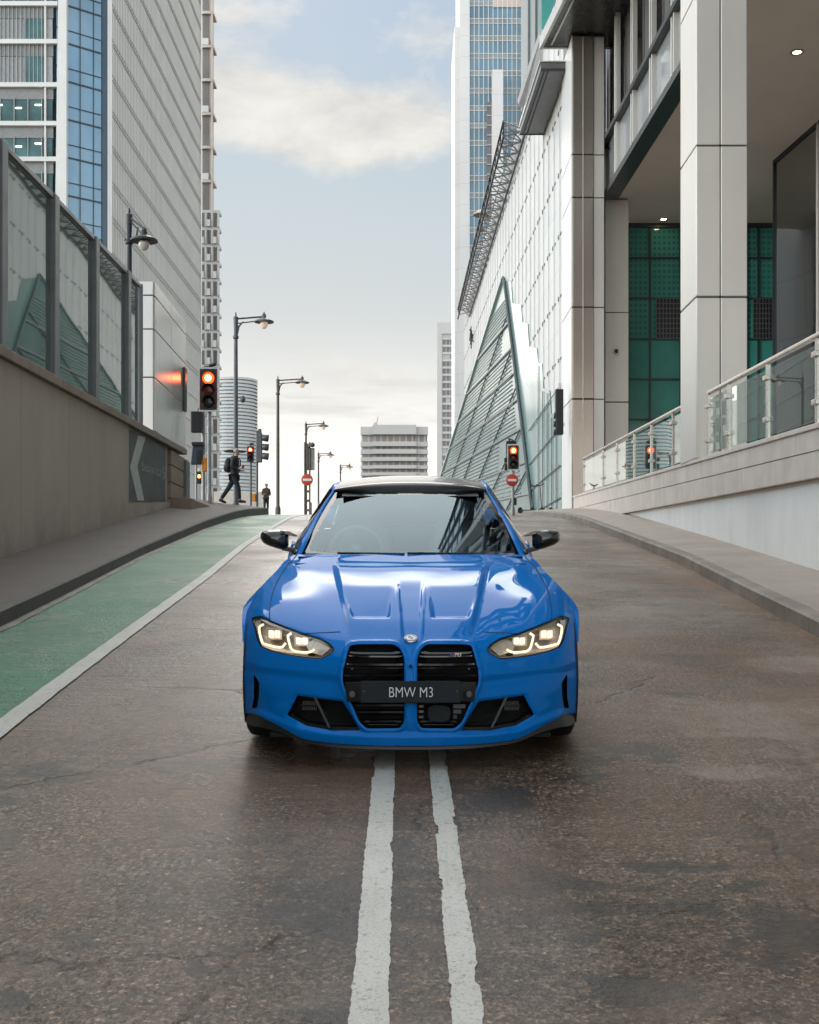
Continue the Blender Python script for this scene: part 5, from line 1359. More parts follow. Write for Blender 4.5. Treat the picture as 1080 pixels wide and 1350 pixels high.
def pdist(poly, h, y, closed=True):
    p = np.array(poly, float); q = np.roll(p, -1, 0) if closed else p[1:]
    if not closed: p = p[:-1]
    X = np.stack([h, y], -1); best = np.full(len(X), 1e9)
    for a, b in zip(p, q):
        d = b-a; L2 = max(d @ d, 1e-9); t_ = np.clip(((X-a) @ d)/L2, 0, 1)
        best = np.minimum(best, np.linalg.norm(X-(a+t_[:, None]*d), axis=1))
    return best
def inside(poly, h, y):
    p = np.array(poly, float); n = len(p); r = np.zeros(len(h), bool); j = n-1
    for i in range(n):
        xi, yi = p[i]; xj, yj = p[j]
        if yi != yj:
            r ^= ((yi > y) != (yj > y)) & (h < (xj-xi)*(y-yi)/(yj-yi)+xi)
        j = i
    return r
def smooth_poly(p, it=1):
    for _ in range(it):
        q = []
        n = len(p)
        for i in range(n):
            a, b = np.array(p[i], float), np.array(p[(i+1) % n], float)
            q += [tuple(a*.75+b*.25), tuple(a*.25+b*.75)]
        p = q
    return p
def round_poly(p, r=2.0):
    out = []; n = len(p)
    for i in range(n):
        a, b, c = (np.array(p[(i+k) % n], float) for k in (-1, 0, 1)); u_ = a-b; v_ = c-b; lu, lv = np.linalg.norm(u_), np.linalg.norm(v_)
        A = b+u_/lu*min(r, lu*.4); C = b+v_/lv*min(r, lv*.4)
        for t_ in (0, .33, .67, 1): out.append(tuple((1-t_)**2*A+2*t_*(1-t_)*b+t_*t_*C))
    return out
def offset_poly(p, d):
    p = [np.array(v, float) for v in p]; n = len(p)
    A = sum(p[i][0]*p[(i+1) % n][1]-p[(i+1) % n][0]*p[i][1] for i in range(n)); sg_ = 1 if A > 0 else -1
    out = []
    for i in range(n):
        e1 = p[i]-p[i-1]; e2 = p[(i+1) % n]-p[i]
        n1 = np.array([e1[1], -e1[0]])/max(np.linalg.norm(e1), 1e-6); n2 = np.array([e2[1], -e2[0]])/max(np.linalg.norm(e2), 1e-6)
        m_ = n1+n2; m_ /= max(np.linalg.norm(m_), 1e-6); k = d/max(.5, m_ @ n1)
        out.append(tuple(p[i]+m_*k*sg_))
    return out
def resample(p, step=2.0, closed=True):
    out = []; n = len(p)
    for i in range(n if closed else n-1):
        a, b = np.array(p[i], float), np.array(p[(i+1) % n], float); k = max(1, int(round(np.linalg.norm(b-a)/step)))
        for j in range(k): out.append(tuple(a+(b-a)*j/k))
    if not closed: out.append(tuple(p[-1]))
    return out
def cat_open(p, k=6):
    p = [np.array(v, float) for v in p]; out = []
    for i in range(len(p)-1):
        a, b, c, d = p[max(i-1, 0)], p[i], p[i+1], p[min(i+2, len(p)-1)]
        for j in range(k):
            u_ = j/k; out.append(tuple(.5*((2*b)+(c-a)*u_+(2*a-5*b+4*c-d)*u_**2+(3*b-a-3*c+d)*u_**3)))
    out.append(tuple(p[-1])); return out
# outlines in the front view (half-width from the centre line, height), left half
GR = round_poly([(80, 851), (68, 849.5), (22, 849.5), (13, 856), (8.5, 869), (8.5, 951), (14, 960), (58, 960.5), (68, 951), (90, 899), (89, 884), (83, 861)], 4)
HLT = [(208.2, 815.5), (197.6, 813.3), (185.5, 819.4), (164.5, 827.8), (144.5, 835.5), (118.7, 842.8), (107.5, 849.4), (102.1, 855.5), (105.5, 860.5), (118.7, 867.2), (129.8, 866.7), (158.7, 862.8), (183.5, 857), (196.5, 851.7), (201, 841.7), (204.5, 826)]
HLT = round_poly(HLT, 2.5)
INT = round_poly([(152.8, 916.6), (120, 921), (90.5, 924.7), (78, 944), (67, 963.5), (104, 963.5), (139, 957), (164.5, 943)])
CUR = round_poly([(209.5, 888), (202, 900), (203.5, 934), (209.5, 934)])
SEAMH = cat_open([(0, 836), (40, 835.5), (80, 833), (110, 834), (144, 835.5)], 5)           # leading edge of the bonnet
SEAMS = cat_open([(185, 819.4), (186, 808), (184.5, 796), (181, 779), (173.5, 763), (164, 748), (155, 738), (149, 731)], 5)
left_edge = cat_open([(r[8][0], r[8][1]) for r in ROWS], 6)
bottom = cat_open([(c[0], c[1]) for c in ROWS[0]], 5)
top = cat_open([(c[0], c[1]) for c in ROWS[-1]], 5)
DOM = bottom+left_edge[1:]+top[::-1][1:]
def thick(pl, w_):
    p = [np.array(v, float) for v in pl]; A, B = [], []
    for i in range(len(p)):
        d = p[min(i+1, len(p)-1)]-p[max(i-1, 0)]; n_ = np.array([-d[1], d[0]])/max(np.linalg.norm(d), 1e-6)
        A.append(tuple(p[i]+n_*w_/2)); B.append(tuple(p[i]-n_*w_/2))
    return A+B[::-1]
HOODP = [(0, 731)]+[(c[0], c[1]) for c in top if 0 < c[0] < 149]+SEAMS[::-1]+[(164.5, 827.8), (144.5, 835.5)]+SEAMH[::-1][1:]
LAMPR = offset_poly(HLT, 2.0)
def disp(h, y):
    h = np.abs(np.asarray(h, float)); y = np.asarray(y, float); d = np.zeros(len(h))
    # raised centre of the bonnet with falling flanks
    hb = 100-(y-745)/90*20; wy = ss(738, 756, y)*(1-ss(818, 842, y))
    d += .015*(1-ss(-4.5, 4.5, h-hb))*wy
    # centre channel between two ridges
    hr = np.interp(y, [765, 835], [18.5, 13.0]); wr = ss(764, 786, y)*(1-ss(832, 850, y))
    d += (.008*np.exp(-((h-hr)/1.7)**2)-.004*(1-ss(-2.5, 2.0, h-hr)))*wr
    # two sunken pockets
    hi, ho = np.interp(y, [785, 816], [25, 29]), np.interp(y, [785, 816], [88, 76])
    ramp = np.clip((y-776)/40, 0, 1)**1.2
    d -= .017*ramp*ss(-2, 2.5, h-hi)*(1-ss(-3.0, 2.5, h-ho))*(1-ss(813.5, 818.5, y))
    # fender crown outside the bonnet seam
    # bumper: shelf under the headlights, then undercut
    yk = np.interp(h, [0, 80, 100, 150, 200, 222], [892, 892, 890, 884, 878, 872])
    d -= .013*ss(-1.5, 10, y-yk)*(1-ss(40, 66, y-yk))*ss(84, 104, h)*(1-ss(212, 221, h))
    # blade beside the intake
    bl = [(139, 893), (176, 944), (152, 917)]
    d -= .02*(inside(bl, h, y)*ss(0, 5, pdist(bl, h, y)))
    # lip
    yl = np.interp(h, [0, 80, 110, 140, 170, 200], [968, 967, 965, 961, 948, 936])
    d += .016*ss(-3, 3, y-yl)*(1-ss(190, 212, h))
    # raised rims round the openings
    dg = pdist(GR, h, y); d += .012*(1-ss(1.5, 6.5, dg))-.010*(1-ss(0, 1.8, dg))
    di = pdist(INT, h, y); d -= .008*(1-ss(0, 2.5, di))
    dl = pdist(HLT, h, y); d -= .004*(1-ss(0, 3.0, dl))
    # nose between the grilles
    d += .010*(1-ss(0, 10, h))*ss(846, 868, y)*(1-ss(950, 972, y))
    return d
def base_pos(h, y):
    b = surf(np.abs(h), y); Y = 6+b
    return np.stack([CX+h*Y/FPX, Y, CAMZ+(765-y)*Y/FPX], -1)
def lift(h, y, extra=0.0):
    h = np.asarray(h, float); y = np.asarray(y, float); e = .4
    p = base_pos(h, y); a = base_pos(h+e, y)-base_pos(h-e, y); c = base_pos(h, y+e)-base_pos(h, y-e)
    n = np.cross(a, c); n /= np.linalg.norm(n, axis=1)[:, None]; n *= np.where(n[:, 1] > 0, -1, 1)[:, None]
    return p+n*(disp(h, y)+extra)[:, None] if not np.isscalar(extra) else p+n*(disp(h, y)+extra)[:, None]
def cdt(outer, inners, step=3.0, stepy=None):
    polys = [outer]+inners
    V, E = [], []
    for p in polys:
        closed = True; n0 = len(V); V += p; E += [(n0+i, n0+(i+1) % len(p)) for i in range(len(p))]
    P = np.array(V); lo, hi = P.min(0), P.max(0); stepy = stepy or step
    gh, gy = np.meshgrid(np.arange(lo[0]+step*.5, hi[0], step), np.arange(lo[1]+stepy*.5, hi[1], stepy)); gh = gh.ravel(); gy = gy.ravel()
    k = inside(outer, gh, gy)
    for p in polys: k &= pdist(p, gh, gy) > step*.42
    V = V+list(zip(gh[k], gy[k]))
    r = delaunay_2d_cdt([Vector((float(a), float(b))) for a, b in V], E, [], 0, 1e-5, False)
    vv = np.array([(v.x, v.y) for v in r[0]]); ff = np.array([tuple(f) for f in r[2] if len(f) == 3])
    c = vv[ff].mean(1); return vv, ff[inside(outer, c[:, 0], c[:, 1])]
def rs(p, s_=2.2): return resample(p, s_)
inn = [rs(GR), rs(HLT), rs(INT), rs(CUR)]
sh_ = thick(resample(SEAMH, 2.2, False), 1.1); ssm = thick(resample(SEAMS, 2.2, False), 1.3)
HOODW = ss  # keep name spare
rail_h = rs(LAMPR)
vv, ff = cdt(rs(DOM, 2.4), inn+[rail_h], 2.6, 2.2)
cen = vv[ff].mean(1); ch, cy_ = cen[:, 0], cen[:, 1]
lab = np.full(len(ff), 0)                                   # 0 bumper
fend = DOM and ([(185, 819.4)]+SEAMS+[(153, 731)]+[e for e in left_edge[::-1] if e[1] < 806]+[(214, 811), (208.2, 815.5)])
lab[inside(fend, ch, cy_)] = 2
lab[inside(HOODP, ch, cy_)] = 1
lab[inside(LAMPR, ch, cy_)] = 3
for k_, p_ in ((4, GR), (5, HLT), (6, INT), (7, CUR)): lab[inside(p_, ch, cy_)] = k_
def lifted(lb, extra=0.0, mirror='both', smooth=True):
    f = ff[np.isin(lab, lb)]; u_, inv_ = np.unique(f, return_inverse=True); f = inv_.reshape(f.shape); v = vv[u_]
    m = MB()
    if mirror in ('both', 'left'): m.add(lift(-v[:, 0], v[:, 1], extra), [tuple(int(i) for i in t_) for t_ in f])
    if mirror in ('both', 'right'): m.add(lift(v[:, 0], v[:, 1], extra), [tuple(int(i) for i in t_) for t_ in f])
    return m
bumper = lifted([0]).build('front_bumper', 'car_blue', car, smooth=True)
hood = lifted([1]).build('bonnet', 'car_blue', car, smooth=True)
for sd_ in ('left', 'right'): lifted([3], -.004, sd_).build('headlight_gasket', 'satin_black', car, smooth=True)
fenders = {}
# shut lines: narrow dark grooves lying in the joint
def groove(pl, w_, name='shut_line', par=None):
    m = MB(); q_ = np.array(resample(pl, 1.6, False)); d = np.gradient(q_, axis=0); n_ = np.stack([-d[:, 1], d[:, 0]], -1)/np.linalg.norm(d, axis=1)[:, None]
    for s_ in (-1, 1):
        rows = []
        for o_ in (-w_/2, w_/2):
            e_ = q_+n_*o_; rows.append([Vector(p) for p in lift(s_*e_[:, 0], e_[:, 1], .0015)])
        m.grid(rows)
    return m.build(name, 'void_black', par or hood, smooth=True)
groove(SEAMS, 1.0); groove([p for p in SEAMH if p[0] > 88], .7)

# ---- sides of the body
def toloc(p): return CMI @ Vector(p)
edge_pts = [toloc(lift(np.array([-r[8][0]]), np.array([float(r[8][1])]))[0]) for r in ROWS[4:]]
edge_dense = [toloc(p) for p in lift(np.array([-e[0] for e in left_edge]), np.array([e[1] for e in left_edge]))]
fe = sorted([(p.y, -p.x, p.z) for p in edge_dense if p.z > .56], key=lambda q_: q_[0])
bmax = fe[-1][0]
TX = [(a, b) for a, b, c in fe]+[(2.2, .785), (2.9, .80), (3.5, .80), (4.2, .74), (4.72, .60)]
TZ = [(a, c) for a, b, c in fe]+[(2.2, .965), (2.9, .975), (3.5, .985), (4.2, .99), (4.72, .97)]
XM = [(.5, .905), (.62, .914), (.75, .934), (.9, .950), (1.3, .945), (1.7, .925), (2.4, .925), (3.0, .935), (3.6, .96), (4.0, .955), (4.4, .90), (4.72, .74)]
RW = .355
def zbot(b):
    z = .20
    for c_ in (.86, 3.717):
        if abs(b-c_) < RW: z = max(z, .34+math.sqrt(RW*RW-(b-c_)**2))
    return z
st = sorted(set([fe[0][0]+.002]+[round(.62+.03*i, 3) for i in range(0, 138)]))
st = [b for b in st if b <= 4.72]
def side_pt(s_, b, t_):
    tx, tz, zb = interp(b, TX), interp(b, TZ), zbot(b); zb = min(zb, tz-.004); xm = max(interp(b, XM), tx)
    k = math.sin(min(t_/.55, 1)*math.pi/2); x = tx+(xm-tx)*k-max(0, t_-.6)*.07*(1 if zb < .3 else .1)
    if 1.75 < b < 3.2: x -= .018*math.exp(-((t_-.62)/.16)**2)
    return LC(s_*x, b, lerp(tz, zb, t_))
def side_patch(s_, b0, b1):
    m = MB(); bs = [b for b in st if b0-1e-6 <= b <= b1+1e-6]
    m.grid([[side_pt(s_, b, t_/14) for t_ in range(15)] for b in bs]); return m
d1_, d2_ = {}, {}
for s_, lbn in ((-1, 'left'), (1, 'right')):
    m = side_patch(s_, fe[0][0], 1.70); m2 = lifted([2], 0, lbn); m.add(m2.v, m2.f)
    fenders[s_] = m.build('front_wing', 'car_blue', car, smooth=True)
    d1 = side_patch(s_, 1.70, 2.87).build('front_door', 'car_blue', car, smooth=True)
    d2 = side_patch(s_, 2.87, 3.56).build('rear_door', 'car_blue', car, smooth=True)
    side_patch(s_, 3.56, 4.72).build('rear_wing', 'car_blue', car, smooth=True)
    d1_[s_] = d1; d2_[s_] = d2
    for d_, bb in ((d1, 2.62), (d2, 3.40)):
        m = MB(); m.tube([side_pt(s_, bb, .2)+Vector((s_*.03, 0, 0)), side_pt(s_, bb+.16, .2)+Vector((s_*.03, 0, 0))], .014, 8); m.build('handle', 'car_blue', d_, smooth=True)
    m = MB(); m.grid([[LC(s_*(.93-.06*k), b, .20-.05*k) for k in range(3)] for b in (1.22, 1.6, 2.2, 2.8, 3.34)]); m.build('side_skirt', 'gloss_black', car, smooth=True)
    # wheel arch liner and wheel
    for c_, rear in ((.86, 0), (3.717, 1)):
        m = MB(); rows = []
        for q_ in range(25):
            a = math.radians(-35+250*q_/24); rows.append([LC(s_*x_, c_+(RW+.004)*math.cos(a), .34+(RW+.004)*math.sin(a)) for x_ in (.90, .55)])
        m.grid(rows); m.poly([r_[1] for r_ in rows]); m.build('arch_liner', 'void_black', car)
        tyr = MB(); prof = [(.215, -.12), (.27, -.135), (.315, -.138), (.332, -.125), (.339, -.09), (.340, 0), (.339, .09), (.332, .125), (.315, .138), (.27, .135), (.215, .12)]
        tyr.lathe(prof, (0, 0, 0), 48, axis='x', cap=False); xc = .765
        T_ = CM @ Matrix.Translation((s_*xc, c_, .34))
        tyr.v = [T_ @ v for v in tyr.v]; wh = tyr.build('wheel', 'tyre', car, smooth=True, sharp=50)
        m = MB(); m.lathe([(.215, -.11), (.235, -.13), (.24, -.12), (.235, .11), (.24, .125), (.228, .132), (.205, .10), (.20, -.10)], (0, 0, 0), 40, axis='x', cap=False)
        for q_ in range(10):
            a = 2*math.pi*(q_//2)/5+(.17 if q_ % 2 else -.17); dx = s_*.115
            m.bar((dx*.8, .05*math.cos(a), .05*math.sin(a)), (dx, .225*math.cos(a*1.0+(.05 if q_ % 2 else -.05)), .225*math.sin(a+(.05 if q_ % 2 else -.05))), .028, .03, up=(1, 0, 0))
        m.lathe([(.06, s_*.06), (.06, s_*.11), (.03, s_*.118), (.001, s_*.118)], (0, 0, 0), 20, axis='x')
        m.v = [T_ @ v for v in m.v]; m.build('rim', 'rim_black', wh, smooth=True, sharp=35)
        m = MB(); m.lathe([(.05, s_*.02), (.185, s_*.02), (.185, s_*.05), (.05, s_*.05)], (0, 0, 0), 30, axis='x'); m.v = [T_ @ v for v in m.v]; m.build('brake_disc', 'brake', wh, smooth=True, sharp=40)
# rear end, boot lid, underside
m = MB(); rows = []
for z_, b_, w_ in ((.22, 4.66, .745), (.45, 4.80, .745), (.7, 4.80, .735), (.9, 4.76, .665), (.975, 4.72, .60)):
    rows.append([LC(x_*w_, b_-(b_-4.715)*abs(x_)**4, z_) for x_ in np.linspace(-1, 1, 17)])
m.grid(rows); m.build('rear_bumper', 'car_blue', car, smooth=True)
m = MB(); m.grid([[LC(x_*w_, b_, z_-.02*x_*x_) for x_ in np.linspace(-1, 1, 13)] for b_, z_, w_ in ((4.12, 1.02, .72), (4.4, 1.02, .68), (4.72, 1.01, .60))]); m.build('boot_lid', 'car_blue', car, smooth=True)
m = MB()
def lbox(m, x0, x1, b0, b1, z0, z1): m.hexa([LC(*p) for p in ((x0, b0, z0), (x1, b0, z0), (x1, b1, z0), (x0, b1, z0), (x0, b0, z1), (x1, b0, z1), (x1, b1, z1), (x0, b1, z1))])
lbox(m, -.72, .72, .20, 4.7, .135, .15); lbox(m, -.54, .54, .26, 1.35, .15, .56); lbox(m, -.88, .88, 1.3, 3.3, .15, .30)
m.build('underbody', 'void_black', car)

# ---- front details
def outline3(poly, s_, extra=0.0): p_ = np.array(poly); return [Vector(v) for v in lift(s_*p_[:, 0], p_[:, 1], extra)]
def cavity(name, poly, s_, depth, mt, par, shrink=0.0, wall='satin_black'):
    o3 = outline3(poly, s_, -.001); bk = outline3(offset_poly(poly, -shrink) if shrink else poly, s_, -.001)
    yb_ = [p+Vector((0, depth, 0)) for p in bk]
    m = MB(); n = len(o3); m.add(o3+yb_, [(i, (i+1) % n, (i+1) % n+n, i+n) for i in range(n)]); w_ = m.build(name, wall, par, smooth=True)
    m = MB(); m.poly(yb_); m.build('back_panel', mt, w_); return w_
def cross(poly, y):
    xs_ = []
    n = len(poly)
    for i in range(n):
        (a, ya), (b, yb_) = poly[i], poly[(i+1) % n]
        if (ya > y) != (yb_ > y): xs_.append(a+(b-a)*(y-ya)/(yb_-ya))
    return min(xs_), max(xs_)
for s_ in (-1, 1):
    g = cavity('kidney_grille', rs(GR, 3), s_, .10, 'void_black', car, wall='gloss_black')
    for ya, th in ((857, 2.2), (862, 1.4), (874, 2.4), (879, 1.5), (890, 2.6), (895.5, 1.5), (905, 2.6), (915, 2.6), (925, 2.2), (930.5, 2.4), (939.5, 2.6), (943.5, 1.4), (952, 2.6), (956, 1.2)):
        if s_ == 1 and 928 < ya < 950: lo_cut = 55
        else: lo_cut = None
        a, b = cross(GR, ya); a += .6; b -= .6
        if lo_cut: continue
        hs = np.linspace(a, b, 14); m = MB(); f0 = lift(s_*hs, np.full(14, ya-th/2), -.022); f1 = lift(s_*hs, np.full(14, ya+th/2), -.026)
        F0 = [Vector(p) for p in f0]; F1 = [Vector(p) for p in f1]; dv = Vector((0, .035, .004))
        m.grid([[p+dv for p in F0], F0, F1, [p+dv for p in F1]]); m.build('slat', 'gloss_black', g, smooth=True, sharp=30)
    i_ = cavity('lower_intake', rs(INT, 3), s_, .13, 'void_black', car, shrink=4)
    # brace, duct and lower blade inside the intake
    def IP(h, y, e): return Vector(lift(np.array([s_*h]), np.array([float(y)]), e)[0])
    m = MB(); m.bar(IP(130.5, 919, -.02), IP(108, 961, -.02), .012, .04, up=(0, 1, 0)); m.build('brace', 'satin_black', i_)
    m = MB()
    for q_ in range(8): m.bar(IP(150-q_*2.6, 925, -.05), IP(150-q_*2.6, 938, -.05), .004, .01, up=(0, 1, 0))
    m.bar(IP(153, 932, -.07), IP(130, 932, -.07), .012, .055, up=(0, 1, 0)); m.build('duct', 'satin_black', i_)
    m = MB(); m.bar(IP(160, 943.5, -.012), IP(140, 955, -.012), .012, .02); m.bar(IP(140, 955.5, -.012), IP(104, 961.7, -.012), .012, .02); m.bar(IP(104, 961.7, -.012), IP(69, 962, -.012), .012, .02); m.build('blade', 'gloss_black', i_)
    cavity('air_curtain', rs(CUR, 3), s_, .06, 'void_black', car, shrink=1.0)
    # headlight
    o_ = rs(HLT, 3); hl = cavity('headlight', o_, s_, .07, 'lamp_housing', car, shrink=1.0, wall='lamp_housing')
    def HP(h, y, d): p_ = lift(np.array([s_*h]), np.array([float(y)]), 0.0)[0]; return Vector((p_[0], p_[1]+d, p_[2]))
    # bright inner reflector shapes
    def hpoly(pts, d, thick_, mt, name):
        m = MB(); m.extrude([HP(a, b, d) for a, b in pts], (0, thick_, 0)); return m.build(name, mt, hl, bevel=.002)
    hpoly([(106, 855), (112, 847), (128, 843), (140, 850), (134, 860), (118, 865)], .030, .02, 'lamp_housing', 'inner_reflector')
    hpoly([(136, 861.2), (200, 849.5), (197, 853), (184, 857), (160, 861.6), (136, 864.8)], .022, .02, 'lamp_housing', 'lower_reflector')
    hpoly([(205.5, 818), (198, 817), (200, 838), (204, 830)], .03, .02, 'lamp_housing', 'outer_reflector')
    for (a0, a1, y0_, y1_) in ((173.0, 188.5, 830.5, 842), (136.5, 152, 840, 850.5)):
        c_ = HP((a0+a1)/2, (y0_+y1_)/2, .0)
        m = MB(); m.extrude([HP(a0-2.5, y0_-1.5, .04), HP(a1+2.5, y0_-3, .04), HP(a1+2.5, y1_+2, .04), HP(a0-2.5, y1_+2.5, .04)], (0, .02, 0)); bz_ = m.build('projector_bezel', 'lamp_housing', hl, bevel=.004)
        m = MB(); 
        for q_ in range(2):
            e0, e1 = lerp(a0, a1, q_*.52), lerp(a0, a1, q_*.52+.46)
            m.extrude([HP(e0, y0_+1.2, .028), HP(e1, y0_+.6, .028), HP(e1, y1_-.8, .028), HP(e0, y1_-.2, .028)], (0, .012, 0))
        m.build('projector', 'projector_light', hl, bevel=.004)
    for pts in ([(194.3, 823.3), (199, 826), (199.8, 829), (198.7, 837.2), (195.5, 847.6), (192, 849.5), (179.8, 852.8), (171, 853.6), (168.3, 852), (165, 848)],
                [(157.5, 835), (161.2, 837.5), (162, 840), (158.7, 853.3), (155.5, 857.6), (150, 859.3), (138.7, 860.3), (132, 859.3), (127, 856.5)]):
        m = MB(); m.tube([HP(a, b, .012) for a, b in cat_open(pts, 4)], .0062, 8); m.build('daytime_running_light', 'daytime_light', hl, smooth=True)
    lb = 'left' if s_ < 0 else 'right'
    lifted([5], -.002, lb).build('lens', 'lens_clear', hl, smooth=True)
# lip splitter in black below the bumper
low = cat_open([(0, 988.5), (40, 988), (80, 986.5), (110, 983.5), (140, 978.5), (170, 966.5), (196, 959), (209, 957), (217, 953)], 5)
up = bottom
m = MB()
for s_ in (-1, 1):
    U = np.array(up); D = np.array(low); bU = surf(U[:, 0], U[:, 1]); bD = bU.copy()
    r0 = [Vector(p) for p in lift(s_*U[:, 0], U[:, 1], -.012)]
    r1 = [PX(h, y, b-.012, s_) for (h, y), b in zip(D, bD)]
    r2 = [p+Vector((0, .5, .03)) for p in r1]
    m.grid([r0, r1]); m.grid([r1, r2])
m.build('front_splitter', 'satin_black', car, smooth=True, sharp=40)
# plate panel, wings of its carrier, lettering
def FPt(h, y, b): return PX(h, y, b, 1)
m = MB(); m.hexa([FPt(-66, 927, -.045), FPt(66, 927, -.045), FPt(66, 927, -.012), FPt(-66, 927, -.012), FPt(-66, 897.8, -.040), FPt(66, 897.8, -.040), FPt(66, 897.8, -.010), FPt(-66, 897.8, -.010)])
pl_ = m.build('number_plate', 'plate_black', car, bevel=.004)
m = MB()
for s_ in (-1, 1): m.hexa([PX(66*1, 925, -.03, s_), PX(84, 925, .005, s_), PX(84, 925, .03, s_), PX(66, 925, .0, s_), PX(66, 899, -.03, s_), PX(87, 899, .005, s_), PX(87, 899, .03, s_), PX(66, 899, .0, s_)])
m.build('plate_carrier', 'satin_black', car, bevel=.004)
m = MB()
for s_ in (-1, 1):
    m = MB(); m.lathe([(.016, .0), (.016, -.012), (.012, -.014), (.009, -.010), (.001, -.010)], PX(77, 915.5, -.03, s_), 16, axis='y'); m.build('parking_sensor', 'lamp_grey', car, smooth=True, sharp=40)
    m = MB(); m.lathe([(.004, 0), (.004, -.004)], PX(61, 911.5, -.045, s_), 8, axis='y'); m.build('plate_screw', 'lamp_grey', pl_)
    m = MB(); m.lathe([(.005, 0), (.005, -.01)], PX(77, 881.5, .02, s_), 8, axis='y'); m.build('grille_clip', 'lamp_grey', car)
m = MB(); m.lathe([(.008, .0), (.008, -.012), (.001, -.012)], PX(0, 878, -.0, 1), 12, axis='y'); m.build('front_camera', 'void_black', car)
tp_ = FPt(.5, 912.6, -.0475); sc_ = (FPX/5.955)
tm = text_mesh('BMW M3', .0685, offset=-.0006)
xs_ = [v.co.x for v in tm.vertices]; k_ = (57.5/sc_)/(max(xs_)-min(xs_)); tm.transform(Matrix.Diagonal((k_, 1, 1, 1)))
ys_ = [v.co.y for v in tm.vertices]; tm.transform(Matrix.Diagonal((1, (13.2/sc_)/(max(ys_)-min(ys_)), 1, 1))); ys_ = [v.co.y for v in tm.vertices]; tm.transform(Matrix.Translation((0, -(max(ys_)+min(ys_))/2, 0)))
tm.transform(CMI @ Matrix.Translation(tp_) @ Matrix.Rotation(math.pi/2, 4, 'X'))
o = bpy.data.objects.new('plate_lettering', tm); COL.objects.link(o); o.parent = pl_; ROOT[o.name] = CM; tm.materials.clear(); tm.materials.append(MATS['plate_text'])
# round emblem
ep = Vector(lift(np.array([0.]), np.array([843.]), .004)[0]); en = (Vector(lift(np.array([0.]), np.array([838.]), 0)[0])-Vector(lift(np.array([0.]), np.array([848.]), 0)[0])).normalized()
EM = Matrix.Translation(ep) @ Vector((0, -1, 0)).rotation_difference(Vector((0, -en.z, en.y))).to_matrix().to_4x4()
def emb(m, name, mt, par): m.v = [EM @ v for v in m.v]; return m.build(name, mt, par, smooth=True, sharp=40)
m = MB(); m.lathe([(.036, .004), (.036, -.004), (.033, -.007), (.001, -.0075)], (0, 0, 0), 36, axis='y'); e_ = emb(m, 'emblem', 'chrome', car)
def arc(m, r0, r1, a0, a1, yy_, n=14):
    rows = [[Vector((r_*math.cos(lerp(a0, a1, i/n)), yy_, r_*math.sin(lerp(a0, a1, i/n)))) for i in range(n+1)] for r_ in (r0, r1)]; m.grid(rows)
m = MB(); arc(m, .019, .033, 0, 2*math.pi, -.0085, 32); emb(m, 'emblem_ring', 'white_paint', e_)
for c_, a0, a1, r0, r1 in (('badge_red', -2.6, -.2, .0295, .0318), ('badge_navy', -2.9, -.9, .0262, .0285), ('badge_blue', .9, 2.9, .0262, .0285), ('badge_navy', .5, 2.0, .0225, .025)):
    m = MB(); arc(m, r0, r1, a0, a1, -.0092); emb(m, 'emblem_stripe', c_, e_)
for q_ in range(4):
    m = MB(); arc(m, .0005, .0175, q_*math.pi/2, (q_+1)*math.pi/2, -.0092); emb(m, 'emblem_quarter', 'white_paint' if q_ % 2 == 0 else 'badge_blue', e_)
m = MB(); arc(m, .0173, .0193, 0, 2*math.pi, -.0095, 28); emb(m, 'emblem_rim', 'chrome', e_)
# small striped badge on the grille bars
bp_ = lambda h, y: Vector(lift(np.array([h]), np.array([float(y)]), -.012)[0])
bd = None
for c_, a, b in (('badge_blue', 51.5, 53.2), ('badge_navy', 53.4, 55.1), ('badge_red', 55.3, 57.0)):
    m = MB(); m.extrude([bp_(a, 864.5), bp_(b, 864.5), bp_(b+2.2, 858.5), bp_(a+2.2, 858.5)], (0, .004, 0)); o = m.build('grille_badge' if bd is None else 'badge_stripe', c_, bd or car); bd = bd or o
tm = text_mesh('M3', .026, align='LEFT', shear=.3); tm.transform(CMI @ Matrix.Translation(bp_(58.0, 861.6)) @ Matrix.Rotation(math.pi/2, 4, 'X'))
o = bpy.data.objects.new('badge_lettering', tm); COL.objects.link(o); o.parent = bd; ROOT[o.name] = CM; tm.materials.clear(); tm.materials.append(MATS['chrome'])
# radar unit in the right grille
m = MB(); m.extrude([FPt(a, b, .02) for a, b in smooth_poly([(23, 929), (50, 929), (54, 940), (51, 953), (25, 953), (21, 941)])], (0, .04, 0)); m.build('radar_cover', 'plate_black', car, bevel=.006)
m = MB()
for yv in (931, 938, 945): m.bar(FPt(11, yv, .03), FPt(17, yv, .03), .012, .012); m.bar(FPt(56, yv, .03), FPt(72-(yv-931)*.8, yv, .04), .008, .02)
m.build('radar_bracket', 'lamp_grey', car)

# ---- glasshouse
def WS(h, y):       # the screen's distance: a smooth barrel leaning back
    h = np.abs(np.asarray(h, float)); t_ = (np.asarray(y, float)-648.5)/85.5
    return 2.34-.89*t_-.25*t_*(1-t_)+(.12+.13*t_)*(h/(99+44*t_))**2.5
def wpos(h, y, e=0.0):
    h = np.asarray(h, float); y = np.asarray(y, float); b = WS(np.abs(h), y)+e; Y = 6+b
    return np.stack([CX+h*Y/FPX, Y, CAMZ+(765-y)*Y/FPX], -1)
WD = [(0, 648.5), (45, 648.6), (80, 648.9), (99, 649.5), (111, 668), (122, 687.5), (132.5, 709), (143, 732.5), (128, 734), (100, 734.5), (50, 735), (0, 735)]
WI = [(0, 652), (45, 652), (80, 652.2), (95, 653), (108, 673), (119.5, 694), (134, 722), (132, 726.5), (100, 728), (50, 728.5), (0, 728.5)]
wd_o = resample(WD, 4); wd_i = resample(WI, 4)
